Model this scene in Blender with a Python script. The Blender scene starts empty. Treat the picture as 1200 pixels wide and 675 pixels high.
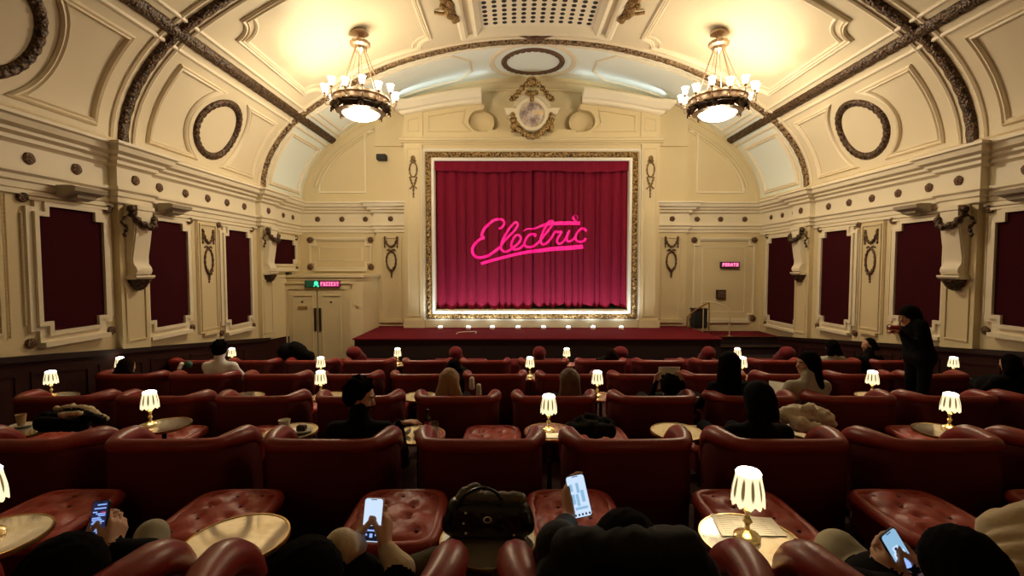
CHP=150; CHB=310; FTP=32; EXPO=0.0; LMP=1.1; CVP=2.2; CVS=.7
import bpy, math, random
import numpy as np
from mathutils import Vector as Vec, Matrix
random.seed(7)
SC=bpy.context.scene; COL=SC.collection
PI=math.pi
# ------------------------------------------------------------------ camera maths (used to read positions off the photograph)
F=550.0; PITCH=math.radians(2.65); CX=-.54; EYE=3.0
def ray(px,py):
    c,s=math.cos(PITCH),math.sin(PITCH); u=(px-600)/F; v=(337.5-py)/F
    return u, c+s*v, -s+c*v
def at(px,py,Y):
    u,a,b=ray(px,py); t=Y/a
    return Vec((u*t+CX,Y,b*t+EYE))
_FK=[(-4,-.02),(2.0,-.02),(3.2,0),(5.2,0),(6.6,.02),(8.3,.055),(9.7,.07),(12.2,0),(15,0)]
def xpx(px,y,z):
    # x of the point at depth y, height z that shows at picture column px
    c,s=math.cos(PITCH),math.sin(PITCH); return CX+(px-600)/F*(y*c-(z-EYE)*s)
def floor_z(y):
    e=0
    for (a,p),(b_,q) in zip(_FK,_FK[1:]):
        if a<=y<=b_: e=p+(q-p)*(y-a)/(b_-a)
    return EYE-(1.64+.11*(y-1.75))+e
# ------------------------------------------------------------------ materials
def newmat(name):
    m=bpy.data.materials.new(name); m.use_nodes=True
    nt=m.node_tree; b=nt.nodes['Principled BSDF']; return m,nt,b
def mat(name,col,rough=.6,metal=0,spec=.5,bump=None,var=None,emit=None,coat=0,trans=0,sheen=0):
    """bump=(scale,strength,distance)  var=(colour2,scale,contrast)"""
    m,nt,b=newmat(name); L=nt.links
    b.inputs['Base Color'].default_value=(*col,1); b.inputs['Roughness'].default_value=rough
    b.inputs['Metallic'].default_value=metal; b.inputs['Specular IOR Level'].default_value=spec
    if coat: b.inputs['Coat Weight'].default_value=coat; b.inputs['Coat Roughness'].default_value=.25
    if trans: b.inputs['Transmission Weight'].default_value=trans
    if sheen: b.inputs['Sheen Weight'].default_value=sheen; b.inputs['Sheen Roughness'].default_value=.4
    tc=nt.nodes.new('ShaderNodeTexCoord')
    if var:
        n=nt.nodes.new('ShaderNodeTexNoise'); n.inputs['Scale'].default_value=var[1]; n.inputs['Detail'].default_value=6
        L.new(tc.outputs['Object'],n.inputs['Vector'])
        r=nt.nodes.new('ShaderNodeValToRGB'); w=var[2]
        r.color_ramp.elements[0].position=.5-w; r.color_ramp.elements[1].position=.5+w
        r.color_ramp.elements[0].color=(*col,1); r.color_ramp.elements[1].color=(*var[0],1)
        L.new(n.outputs['Fac'],r.inputs['Fac']); L.new(r.outputs['Color'],b.inputs['Base Color'])
    if bump:
        n=nt.nodes.new('ShaderNodeTexNoise'); n.inputs['Scale'].default_value=bump[0]; n.inputs['Detail'].default_value=4
        L.new(tc.outputs['Object'],n.inputs['Vector'])
        bp=nt.nodes.new('ShaderNodeBump'); bp.inputs['Strength'].default_value=bump[1]; bp.inputs['Distance'].default_value=bump[2] if len(bump)>2 else .01
        L.new(n.outputs['Fac'],bp.inputs['Height']); L.new(bp.outputs['Normal'],b.inputs['Normal'])
    if emit:
        b.inputs['Emission Color'].default_value=(*emit[0],1); b.inputs['Emission Strength'].default_value=emit[1]
    return m
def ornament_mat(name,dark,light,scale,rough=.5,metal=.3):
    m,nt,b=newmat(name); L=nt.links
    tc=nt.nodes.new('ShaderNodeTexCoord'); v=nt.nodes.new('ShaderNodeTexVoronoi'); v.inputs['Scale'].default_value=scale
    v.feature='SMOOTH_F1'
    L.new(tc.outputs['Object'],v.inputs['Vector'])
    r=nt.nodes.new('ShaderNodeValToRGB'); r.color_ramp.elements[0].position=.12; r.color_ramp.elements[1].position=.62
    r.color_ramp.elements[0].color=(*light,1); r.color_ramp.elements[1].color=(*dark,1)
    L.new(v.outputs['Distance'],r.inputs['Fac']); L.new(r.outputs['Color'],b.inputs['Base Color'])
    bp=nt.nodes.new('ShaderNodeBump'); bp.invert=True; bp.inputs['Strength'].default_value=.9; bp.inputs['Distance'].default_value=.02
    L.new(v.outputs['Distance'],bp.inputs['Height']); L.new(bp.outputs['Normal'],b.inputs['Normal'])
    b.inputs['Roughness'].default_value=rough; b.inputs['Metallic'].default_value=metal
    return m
M={}
M['cream']=mat('cream plaster',(.66,.55,.33),.55,bump=(60,.08,.004),var=((.70,.59,.36),1.2,.3))
M['creamlight']=mat('light cream moulding',(.80,.72,.54),.5,bump=(80,.05,.003))
M['ceil']=mat('ceiling plaster',(.68,.59,.41),.55,bump=(50,.06,.004),var=((.72,.63,.45),.9,.3))
M['ceilmould']=mat('ceiling moulding plaster',(.76,.66,.48),.5)
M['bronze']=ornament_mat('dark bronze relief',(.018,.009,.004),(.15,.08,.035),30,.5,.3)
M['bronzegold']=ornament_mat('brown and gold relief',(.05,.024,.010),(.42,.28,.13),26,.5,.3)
M['ceilcoollight']=mat('ceiling plaster with cool light in colour',(.80,.85,.77),.6)  # cool light over the end bay put into the ceiling colour
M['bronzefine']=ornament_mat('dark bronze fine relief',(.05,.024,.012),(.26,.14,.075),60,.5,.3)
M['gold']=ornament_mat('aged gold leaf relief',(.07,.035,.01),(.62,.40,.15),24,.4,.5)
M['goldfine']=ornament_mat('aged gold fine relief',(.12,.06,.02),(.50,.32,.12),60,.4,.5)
M['fabric']=mat('maroon acoustic fabric',(.035,.0022,.005),.95,spec=.1,bump=(300,.2,.002))
M['dado']=mat('dark oxblood dado panelling',(.022,.0035,.003),.8,spec=.2,bump=(30,.1,.004),var=((.030,.005,.004),2,.3))
M['darkwood']=mat('dark stained rail',(.018,.005,.003),.6,spec=.3)
M['carpet']=mat('crimson stage carpet',(.125,.008,.015),.95,spec=.1,bump=(400,.4,.004))
M['stageface']=mat('black cherry stage face',(.014,.003,.004),.7)
M['floor']=mat('dark red carpet floor',(.06,.016,.010),.9,bump=(300,.3,.004),var=((.035,.010,.007),4,.3))
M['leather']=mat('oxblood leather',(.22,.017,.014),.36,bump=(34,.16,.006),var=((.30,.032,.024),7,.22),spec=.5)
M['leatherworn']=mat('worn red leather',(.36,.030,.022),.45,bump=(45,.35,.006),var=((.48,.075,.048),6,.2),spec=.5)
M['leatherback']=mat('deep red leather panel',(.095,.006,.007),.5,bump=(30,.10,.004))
M['velvet']=mat('red velvet',(.16,.006,.012),.9,sheen=.15)
M['brass']=mat('antique brass',(.50,.34,.14),.28,metal=.9)
M['brasspale']=mat('polished brass lamp metal',(.70,.55,.30),.22,metal=.85)
M['iron']=mat('dark bronze metal',(.06,.035,.018),.4,metal=.7)
M['legwood']=mat('black lacquer leg',(.01,.006,.005),.3)
M['mirror']=None
M['black']=mat('matt black',(.006,.006,.006),.6)
M['blackcloth']=mat('black cloth',(.005,.0045,.0045),.95,spec=.15,bump=(20,.3,.008))
M['hairblack']=mat('black hair',(.004,.003,.0025),.95,spec=.06,bump=(90,.3,.004))
M['hairbrown']=mat('brown hair',(.13,.065,.03),.6,bump=(70,.6,.006))
M['hairblond']=mat('dark blond hair',(.36,.22,.10),.6,bump=(70,.6,.006))
M['skin']=mat('skin',(.68,.40,.28),.5,bump=(40,.06,.002))
M['skindeep']=mat('warm tan skin',(.50,.27,.17),.5)
M['white']=mat('white china',(.80,.76,.66),.35)
M['paper']=mat('paper',(.90,.88,.82),.7)
M['beige']=mat('beige wool',(.66,.56,.40),.9,bump=(25,.5,.01))
M['creamwool']=mat('cream fleece',(.88,.83,.70),.95,bump=(30,.4,.008))
M['shirt']=mat('white cotton shirt',(.92,.94,.95),.8,bump=(30,.3,.005))
M['tanknit']=mat('tan knit',(.46,.43,.34),.9,bump=(60,.5,.006))
M['olive']=mat('olive cotton',(.085,.075,.042),.85,bump=(30,.4,.006))
M['grey']=mat('stone grey cotton',(.42,.40,.31),.85,bump=(30,.4,.006))
M['puffer']=mat('black nylon padding',(.006,.0055,.005),.75,spec=.25,bump=(9,.3,.02))
M['bagleather']=mat('black patent bag leather',(.005,.0045,.004),.25,bump=(10,.5,.02),spec=.35)
M['bagpale']=mat('olive grey bag lining',(.09,.07,.045),.5,bump=(14,.6,.03))
M['teal']=mat('teal wrap',(.03,.13,.11),.6)
M['cola']=mat('dark cola glass',(.02,.008,.004),.08,spec=.8)
M['glass']=mat('clear glass',(.9,.9,.86),.05,trans=.9)
M['cup']=mat('beige paper cup',(.52,.33,.17),.6)
M['cake']=mat('dark chocolate cake',(.02,.009,.005),.6)
M['redlabel']=mat('red label',(.5,.02,.04),.5)
M['glow']=mat('opal glass glowing',(.9,.85,.7),.4,emit=((1.0,.86,.62),7.0))
M['bowl']=mat('opal bowl glowing',(.9,.85,.7),.4,emit=((1.0,.84,.56),5.0))
M['foot']=mat('footlight lens',(.9,.9,.9),.3,emit=((.82,.95,1.0),30.0))
M['projglow']=mat('projected magenta light lettering',(.8,.01,.2),.5,emit=((.92,.007,.25),.66))  # projected light given as emission of the ribbon itself
M['pinkled']=mat('pink led letters',(.9,.2,.5),.5,emit=((1.0,.30,.55),1.3))
M['magenta']=mat('magenta led panel',(.3,.02,.12),.5,emit=((.45,.03,.16),.55))
M['greenled']=mat('green exit panel',(.01,.1,.05),.5,emit=((.005,.05,.02),.4))
M['greenman']=mat('bright green pictogram',(.1,.7,.5),.5,emit=((.05,.75,.45),1.1))
M['screenwhite']=mat('phone screen white',(.1,.1,.1),.3,emit=((.62,.78,1.0),1.0))
M['screenblue']=mat('phone screen deep blue',(.01,.01,.02),.3,emit=((.015,.02,.06),1.0))
M['screenblocks']=mat('phone screen pale blue content',(.1,.1,.1),.3,emit=((.28,.45,.95),1.1))
M['screenmid']=mat('phone screen soft blue content',(.1,.1,.1),.3,emit=((.30,.55,.80),.9))
M['screenpink']=mat('phone screen magenta content',(.1,.1,.1),.3,emit=((.45,.02,.12),1.0))
M['screendark']=mat('phone screen dark content',(.01,.01,.01),.3,emit=((.008,.008,.02),1.0))
def mk_shade():
    m,nt,b=newmat('pleated lampshade glowing'); L=nt.links
    tc=nt.nodes.new('ShaderNodeTexCoord'); sx=nt.nodes.new('ShaderNodeSeparateXYZ'); L.new(tc.outputs['Object'],sx.inputs[0])
    a=nt.nodes.new('ShaderNodeMath'); a.operation='ARCTAN2'; L.new(sx.outputs[1],a.inputs[0]); L.new(sx.outputs[0],a.inputs[1])
    mu=nt.nodes.new('ShaderNodeMath'); mu.operation='MULTIPLY'; mu.inputs[1].default_value=10; L.new(a.outputs[0],mu.inputs[0])
    sn=nt.nodes.new('ShaderNodeMath'); sn.operation='SINE'; L.new(mu.outputs[0],sn.inputs[0])
    # lozenge: sine weighted by height inside the shade
    z=nt.nodes.new('ShaderNodeMapRange'); z.inputs['From Min'].default_value=.155; z.inputs['From Max'].default_value=.262
    L.new(sx.outputs[2],z.inputs['Value'])
    hm=nt.nodes.new('ShaderNodeMath'); hm.operation='MULTIPLY'; hm.inputs[1].default_value=PI; L.new(z.outputs[0],hm.inputs[0])
    hs=nt.nodes.new('ShaderNodeMath'); hs.operation='SINE'; L.new(hm.outputs[0],hs.inputs[0])
    pr=nt.nodes.new('ShaderNodeMath'); pr.operation='MULTIPLY'; L.new(sn.outputs[0],pr.inputs[0]); L.new(hs.outputs[0],pr.inputs[1])
    r=nt.nodes.new('ShaderNodeValToRGB'); r.color_ramp.elements[0].position=.25; r.color_ramp.elements[1].position=.6
    r.color_ramp.elements[0].color=(1.0,.86,.52,1); r.color_ramp.elements[1].color=(.13,.085,.035,1)
    L.new(pr.outputs[0],r.inputs['Fac']); L.new(r.outputs['Color'],b.inputs['Emission Color'])
    L.new(r.outputs['Color'],b.inputs['Base Color']); b.inputs['Emission Strength'].default_value=1.15; b.inputs['Roughness'].default_value=.8
    return m
M['shade']=mk_shade()
M['shadetop']=mat('lamp top diffuser',(.9,.9,.8),.5,emit=((1.0,.93,.72),9.0))
def mk_table():
    m,nt,b=newmat('aged mirror table top'); L=nt.links
    tc=nt.nodes.new('ShaderNodeTexCoord'); n=nt.nodes.new('ShaderNodeTexNoise'); n.inputs['Scale'].default_value=14; n.inputs['Detail'].default_value=8
    L.new(tc.outputs['Object'],n.inputs['Vector'])
    r=nt.nodes.new('ShaderNodeValToRGB'); r.color_ramp.elements[0].position=.38; r.color_ramp.elements[1].position=.66
    r.color_ramp.elements[0].color=(.95,.90,.78,1); r.color_ramp.elements[1].color=(.74,.66,.50,1)
    L.new(n.outputs['Fac'],r.inputs['Fac']); L.new(r.outputs['Color'],b.inputs['Base Color'])
    b.inputs['Metallic'].default_value=.75
    r2=nt.nodes.new('ShaderNodeMapRange'); r2.inputs['To Min'].default_value=.02; r2.inputs['To Max'].default_value=.11
    L.new(n.outputs['Fac'],r2.inputs['Value']); L.new(r2.outputs[0],b.inputs['Roughness'])
    return m
M['mirror']=mk_table()
def mk_curtain():
    m,nt,b=newmat('crimson velvet curtain'); L=nt.links
    b.inputs['Base Color'].default_value=(.19,.003,.022,1); b.inputs['Roughness'].default_value=.8; b.inputs['Sheen Weight'].default_value=.4
    b.inputs['Sheen Tint'].default_value=(1,.15,.35,1); b.inputs['Specular IOR Level'].default_value=.2
    return m
M['curtain']=mk_curtain()
def mk_medal():
    m,nt,b=newmat('faded painted roundel'); L=nt.links
    tc=nt.nodes.new('ShaderNodeTexCoord'); n=nt.nodes.new('ShaderNodeTexNoise'); n.inputs['Scale'].default_value=5.5; n.inputs['Detail'].default_value=3
    L.new(tc.outputs['Object'],n.inputs['Vector']); r=nt.nodes.new('ShaderNodeValToRGB'); e=r.color_ramp.elements
    e[0].position=.35; e[0].color=(.20,.15,.17,1); e[1].position=.68; e[1].color=(.80,.58,.18,1)
    k=e.new(.48); k.color=(.46,.36,.30,1); k=e.new(.56); k.color=(.60,.56,.60,1)
    L.new(n.outputs['Fac'],r.inputs['Fac']); L.new(r.outputs['Color'],b.inputs['Base Color']); b.inputs['Roughness'].default_value=.35
    return m
M['medal']=mk_medal()
# ------------------------------------------------------------------ mesh builder
class MB:
    def __init__(s): s.v=[]; s.f=[]; s.m=[]
    def add(s,v,f,mi=0):
        o=len(s.v); s.v+= [tuple(p) for p in v]; s.f+=[tuple(i+o for i in q) for q in f]; s.m+=[mi]*len(f); return s
    def box(s,x0,x1,y0,y1,z0,z1,mi=0):
        if x0>x1:x0,x1=x1,x0
        if y0>y1:y0,y1=y1,y0
        v=[(x,y,z) for x in (x0,x1) for y in (y0,y1) for z in (z0,z1)]
        return s.add(v,[(0,1,3,2),(4,6,7,5),(0,4,5,1),(2,3,7,6),(0,2,6,4),(1,5,7,3)],mi)
    def bbox(s,x0,x1,y0,y1,z0,z1,b=.01,mi=0):
        """chamfered box"""
        if x0>x1:x0,x1=x1,x0
        if y0>y1:y0,y1=y1,y0
        ring=[(x0+b,y0),(x1-b,y0),(x1,y0+b),(x1,y1-b),(x1-b,y1),(x0+b,y1),(x0,y1-b),(x0,y0+b)]
        ins=[(min(max(x,x0+b),x1-b),min(max(y,y0+b),y1-b)) for x,y in ring]
        L=[(ins,z0),(ring,z0+b),(ring,z1-b),(ins,z1)]
        v=[(x,y,z) for r,z in L for x,y in r]; f=[]
        for k in range(3):
            for i in range(8): f.append((k*8+i,k*8+(i+1)%8,k*8+8+(i+1)%8,k*8+8+i))
        f.append(tuple(range(7,-1,-1))); f.append(tuple(range(24,32)))
        return s.add(v,f,mi)
    def prism(s,poly,fn,a,b,mi=0):
        """poly: list of 2-D points; fn(u,v,h)->3-D ; extruded from h=a to h=b"""
        n=len(poly); v=[fn(u,w,a) for u,w in poly]+[fn(u,w,b) for u,w in poly]
        f=[tuple(range(n-1,-1,-1)),tuple(range(n,2*n))]+[(i,(i+1)%n,n+(i+1)%n,n+i) for i in range(n)]
        return s.add(v,f,mi)
    def ringprism(s,po,pi,fn,a,b,mi=0):
        n=len(po); v=[fn(*p,a) for p in po]+[fn(*p,b) for p in po]+[fn(*p,a) for p in pi]+[fn(*p,b) for p in pi]; f=[]
        for i in range(n):
            j=(i+1)%n
            f+=[(i,j,n+j,n+i),(n+i,n+j,3*n+j,3*n+i),(2*n+j,2*n+i,3*n+i,3*n+j),(j,i,2*n+i,2*n+j)]
        return s.add(v,f,mi)
    def lathe(s,prof,c=(0,0,0),n=24,mod=None,mi=0,axis='z',cap=True):
        v=[];f=[]
        for r,z in prof:
            for i in range(n):
                a=2*PI*i/n; rr=r*(mod(a,z) if mod else 1)
                p=(rr*math.cos(a),rr*math.sin(a),z)
                if axis=='y': p=(p[0],p[2],p[1])
                if axis=='x': p=(p[2],p[0],p[1])
                v.append((c[0]+p[0],c[1]+p[1],c[2]+p[2]))
        m=len(prof)
        for k in range(m-1):
            for i in range(n): f.append((k*n+i,k*n+(i+1)%n,(k+1)*n+(i+1)%n,(k+1)*n+i))
        if cap:
            f.append(tuple(range(n-1,-1,-1))); f.append(tuple(range((m-1)*n,m*n)))
        return s.add(v,f,mi)
    def tube(s,path,r,n=8,closed=False,mi=0,flat=1.0,nrm=None,capped=True):
        P=[Vec(p) for p in path]; N=len(P); R=r if hasattr(r,'__len__') else [r]*N
        v=[];f=[];prev=None
        for i,p in enumerate(P):
            if closed: t=P[(i+1)%N]-P[i-1]
            else: t=P[min(i+1,N-1)]-P[max(i-1,0)]
            if t.length<1e-9:t=Vec((0,0,1))
            t.normalize()
            if nrm is not None:
                up=Vec(nrm[i] if isinstance(nrm,list) else nrm); a=up-t*up.dot(t)
            elif prev is not None: a=prev-t*prev.dot(t)
            else:
                up=Vec((0,0,1)) if abs(t.z)<.9 else Vec((1,0,0)); a=up-t*up.dot(t)
            if a.length<1e-6: a=t.orthogonal()
            a.normalize(); prev=a; b=t.cross(a)
            for k in range(n):
                q=2*PI*k/n; v.append(p+a*(math.cos(q)*R[i]*flat)+b*(math.sin(q)*R[i]))
        for i in range(N if closed else N-1):
            j=(i+1)%N
            for k in range(n): f.append((i*n+k,i*n+(k+1)%n,j*n+(k+1)%n,j*n+k))
        if not closed and capped: f.append(tuple(range(n-1,-1,-1))); f.append(tuple((N-1)*n+k for k in range(n)))
        return s.add(v,f,mi)
    def sphere(s,c,r,n=12,m=8,sc=(1,1,1),mi=0):
        prof=[(max(r*math.sin(PI*k/m),1e-4),-r*math.cos(PI*k/m)) for k in range(m+1)]
        t=MB().lathe(prof,n=n); return s.add([(c[0]+x*sc[0],c[1]+y*sc[1],c[2]+z*sc[2]) for x,y,z in t.v],t.f,mi)
    def sweep(s,path,nrm,prof,closed=False,mi=0,binorm=None):
        """profile [(side,height)] carried along path; nrm[i]= surface normal (height direction)"""
        P=[Vec(p) for p in path];N=len(P);n=len(prof);v=[];f=[]
        for i,p in enumerate(P):
            if closed: t0=(P[i]-P[i-1]); t1=(P[(i+1)%N]-P[i])
            else: t0=(P[i]-P[i-1]) if i>0 else P[1]-P[0]; t1=(P[i+1]-P[i]) if i<N-1 else P[i]-P[i-1]
            t0.normalize(); t1.normalize(); t=(t0+t1)
            if t.length<1e-5:t=t1.copy()
            t.normalize(); h=Vec(nrm[i] if isinstance(nrm,list) else nrm).normalized(); b=t.cross(h).normalized()
            c=max(.35,t.dot(t1)); 
            for a,q in prof: v.append(p+b*(a/c)+h*q)
        for i in range(N if closed else N-1):
            j=(i+1)%N
            for k in range(n): f.append((i*n+k,i*n+(k+1)%n,j*n+(k+1)%n,j*n+k))
        if not closed: f.append(tuple(range(n-1,-1,-1))); f.append(tuple((N-1)*n+k for k in range(n)))
        return s.add(v,f,mi)
    def xf(s,mtx):
        s.v=[tuple(mtx@Vec(p)) for p in s.v]; return s
    def merge(s,o,mtx=None,mi=None):
        v=[tuple(mtx@Vec(p)) for p in o.v] if mtx else o.v
        k=len(s.v); s.v+=list(v); s.f+=[tuple(i+k for i in q) for q in o.f]; s.m+=(o.m if mi is None else [mi]*len(o.f)); return s
    def build(s,name,mats,parent=None,smooth=35,origin=None,**props):
        me=bpy.data.meshes.new(name)
        org=Vec(origin) if origin is not None else Vec((0,0,0))
        me.from_pydata([tuple(Vec(p)-org) for p in s.v] if origin is not None else s.v,[],s.f)
        if not isinstance(mats,(list,tuple)): mats=[mats]
        for k in mats: me.materials.append(M[k])
        if len(mats)>1: me.polygons.foreach_set('material_index',s.m)
        me.validate(); me.update()
        import bmesh
        bm=bmesh.new(); bm.from_mesh(me); bmesh.ops.recalc_face_normals(bm,faces=bm.faces); bm.to_mesh(me); bm.free()
        if smooth: 
            me.shade_smooth(); me.set_sharp_from_angle(angle=math.radians(smooth))
        o=bpy.data.objects.new(name,me); COL.objects.link(o); o.location=org
        if parent is not None:
            o.parent=parent
        for k,v in props.items(): o[k]=v
        return o
def tag(o,label,cat,group=None):
    o['label']=label; o['category']=cat
    if group:o['group']=group
    return o
def empty(name,loc,label=None,cat=None,group=None,rz=0):
    o=bpy.data.objects.new(name,None); COL.objects.link(o); o.location=loc; o.rotation_euler=(0,0,rz); o.empty_display_size=.1
    if label: tag(o,label,cat,group)
    return o
def struct(o): o['kind']='structure'; return o
def copy_tree(o,parent=None):
    c=o.copy(); COL.objects.link(c)
    if parent is not None: c.parent=parent
    for ch in list(o.children): copy_tree(ch,c)
    return c
def arc(cx,cy,r,a0,a1,n=12,ry=None):
    ry=ry or r
    return [(cx+r*math.cos(math.radians(a0+(a1-a0)*i/n)),cy+ry*math.sin(math.radians(a0+(a1-a0)*i/n))) for i in range(n+1)]
def crom(P,n=6,closed=False):
    P=[Vec(p) for p in P]; out=[]
    N=len(P)
    for i in range(N if closed else N-1):
        g=lambda k:P[k%N] if closed else P[min(max(k,0),N-1)]
        a,b,c,d=g(i-1),g(i),g(i+1),g(i+2)
        for k in range(n):
            t=k/n; out.append(.5*(2*b+(c-a)*t+(2*a-5*b+4*c-d)*t*t+(3*b-a-3*c+d)*t**3))
    if not closed: out.append(P[-1])
    return out
# ------------------------------------------------------------------ the vault
PR=[(0,8.25),(1.5,8.15),(2.9,7.85),(3.9,7.48),(4.75,7.03),(5.5,6.53),(5.9,6.15),(6.22,5.68),(6.40,5.2),(6.45,4.74)]
_q=[(-PR[1][0],PR[1][1])]+PR+[(2*PR[-1][0]-PR[-2][0],2*PR[-1][1]-PR[-2][1])]
VC=[]
for i in range(1,len(_q)-2):
    for k in range(12):
        t=k/12;a,b,c_,d=_q[i-1:i+3]
        VC.append(tuple(.5*(2*b[j]+(c_[j]-a[j])*t+(2*a[j]-5*b[j]+4*c_[j]-d[j])*t*t+(3*b[j]-a[j]-3*c_[j]+d[j])*t**3) for j in (0,1)))
VC.append(PR[-1])
VS=[0]
for i in range(1,len(VC)): VS.append(VS[-1]+math.dist(VC[i],VC[i-1]))
SEND=VS[-1]
def vprof(s):
    sg=-1 if s<0 else 1; s=min(abs(s),SEND-1e-6)
    lo=0
    import bisect
    i=max(0,bisect.bisect_right(VS,s)-1); i=min(i,len(VC)-2)
    f=(s-VS[i])/(VS[i+1]-VS[i]); x=VC[i][0]+f*(VC[i+1][0]-VC[i][0]); z=VC[i][1]+f*(VC[i+1][1]-VC[i][1])
    # smooth normal
    def tan(k):
        k0=max(0,k-1);k1=min(len(VC)-1,k+1); return Vec((VC[k1][0]-VC[k0][0],0,VC[k1][1]-VC[k0][1])).normalized()
    t=(tan(i)*(1-f)+tan(i+1)*f).normalized(); n=Vec((t.z,0,-t.x))
    return sg*x,z,Vec((sg*n.x,0,n.z))
def V(s,y,h=0):
    x,z,n=vprof(s); return Vec((x,y,z))+n*h
def VN(s): return vprof(s)[2]
# ================================================================== THE SETTING
YB=-3.0; YE=13.3
# floor (raked towards the stage)
b=MB(); n=24; top=[];
ys=[YB+(YE+.25-YB)*i/n for i in range(n+1)]
b.prism([(y,floor_z(y)) for y in ys]+[(YE+.25,-1.0),(YB,-1.0)],lambda u,v,h:(h,u,v),-6.7,6.7)
floor=struct(b.build('floor','floor',smooth=0))
# side walls
for sd,nm in((-1,'wall_left'),(1,'wall_right')):
    b=MB().prism([(YB,-.2),(YE+.2,-.6),(YE+.2,5.2),(YB,5.2)],lambda u,v,h,sd=sd:(sd*(6.5+h),u,v),0,.2)
    o=struct(b.build(nm,'cream',smooth=0))
    if sd<0: WL=o
    else: WR=o
WALL={-1:WL,1:WR}
b=MB().prism([(-6.5,-1),(6.5,-1),(6.5,4.78)]+[(VC[i][0],VC[i][1]) for i in range(len(VC)-1,-1,-4)]+[(-VC[i][0],VC[i][1]) for i in range(4,len(VC),4)]+[(-6.5,4.78)],lambda u,v,h:(u,h,v),YE,YE+.2)
WB=struct(b.build('wall_stage_end','cream',smooth=0))
b=MB().prism([(-6.5,-.2),(6.5,-.2),(6.5,4.78)]+[(VC[i][0],VC[i][1]) for i in range(len(VC)-1,-1,-4)]+[(-VC[i][0],VC[i][1]) for i in range(4,len(VC),4)]+[(-6.5,4.78)],lambda u,v,h:(u,h,v),YB-.2,YB)
struct(b.build('wall_behind_seats','cream',smooth=0))
# vaulted ceiling
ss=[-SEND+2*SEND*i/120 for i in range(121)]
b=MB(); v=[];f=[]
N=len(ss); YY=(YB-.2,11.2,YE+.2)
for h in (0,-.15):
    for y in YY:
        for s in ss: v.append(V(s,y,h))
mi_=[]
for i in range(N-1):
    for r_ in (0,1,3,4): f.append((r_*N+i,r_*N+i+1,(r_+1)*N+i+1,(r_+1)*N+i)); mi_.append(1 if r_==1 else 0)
b.add(v,f); b.m=mi_; ceiling=struct(b.build('ceiling',['ceil','ceilcoollight'],smooth=60))
# mouldings on the vault ------------------------------------------------
def vpath(pts,step=.25,closed=False):
    out=[];n=len(pts)
    for i in range(n if closed else n-1):
        a=pts[i];c=pts[(i+1)%n]; L=math.hypot(c[0]-a[0],c[1]-a[1]); k=max(1,int(L/step))
        for j in range(k): out.append((a[0]+(c[0]-a[0])*j/k,a[1]+(c[1]-a[1])*j/k))
    if not closed: out.append(pts[-1])
    return out
def vsweep(b,pts,prof,closed=False,step=.25):
    q=vpath(pts,step,closed); b.sweep([V(s,y) for s,y in q],[VN(s) for s,y in q],prof,closed)
PM=[(-.045,-.01),(-.045,.02),(-.02,.045),(.01,.03),(.03,.05),(.05,.02),(.05,-.01)]
PS=[(-.03,-.01),(-.03,.02),(0,.035),(.03,.02),(.03,-.01)]
RIB=[-.8,3.2,7.2,11.2]
PIL=[-.7,3.3,7.30,11.25]
BH=(-.15,-.11,.11,.15)
def rib_mesh(b,path,hw,rise):
    # half round foliate band, with carved lumps as real relief
    q=path; M_=9; v=[];f=[]
    for i,(s,y,ds,dy) in enumerate(q):
        for k in range(M_):
            t=-1+2*k/(M_-1)
            h=rise*math.sqrt(max(0,1-t*t))*(1+.16*math.sin(i*1.25+2.6*abs(t)*2)*(.4+abs(t))*.8)
            v.append(V(s+ds*t*hw,y+dy*t*hw,h-.01 if abs(t)<1 else -.02))
    for i in range(len(q)-1):
        for k in range(M_-1): f.append((i*M_+k,i*M_+k+1,(i+1)*M_+k+1,(i+1)*M_+k))
    b.add(v,f)
SR=5.92
k=0
for y in RIB:
    k+=1
    b=MB(); rib_mesh(b,[(-SEND+.02+(2*SEND-.04)*i/330,y,0,1) for i in range(331)],.10,.07)
    o=struct(b.build('trim_%d'%k,'bronzegold' if y>11 else 'bronze',smooth=60))
    b=MB()
    for dy in (-.2,.2):
        vsweep(b,[(-SEND+.03,y+dy),(SEND-.03,y+dy)],PS)
    b.build('rib_edging','ceilmould',o)
for sg in (-1,1):
    k+=1
    b=MB(); rib_mesh(b,[(sg*SR,YB+(YE-.04-YB)*i/340,1,0) for i in range(341)],.11,.08)
    o=struct(b.build('trim_%d'%k,'bronze',smooth=60))
    b=MB()
    for ds in (-.22,.22):
        vsweep(b,[(sg*SR+ds,YB+.02),(sg*SR+ds,YE-.04)],PS,step=1)
    b.build('rib_edging','ceilmould',o)
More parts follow.
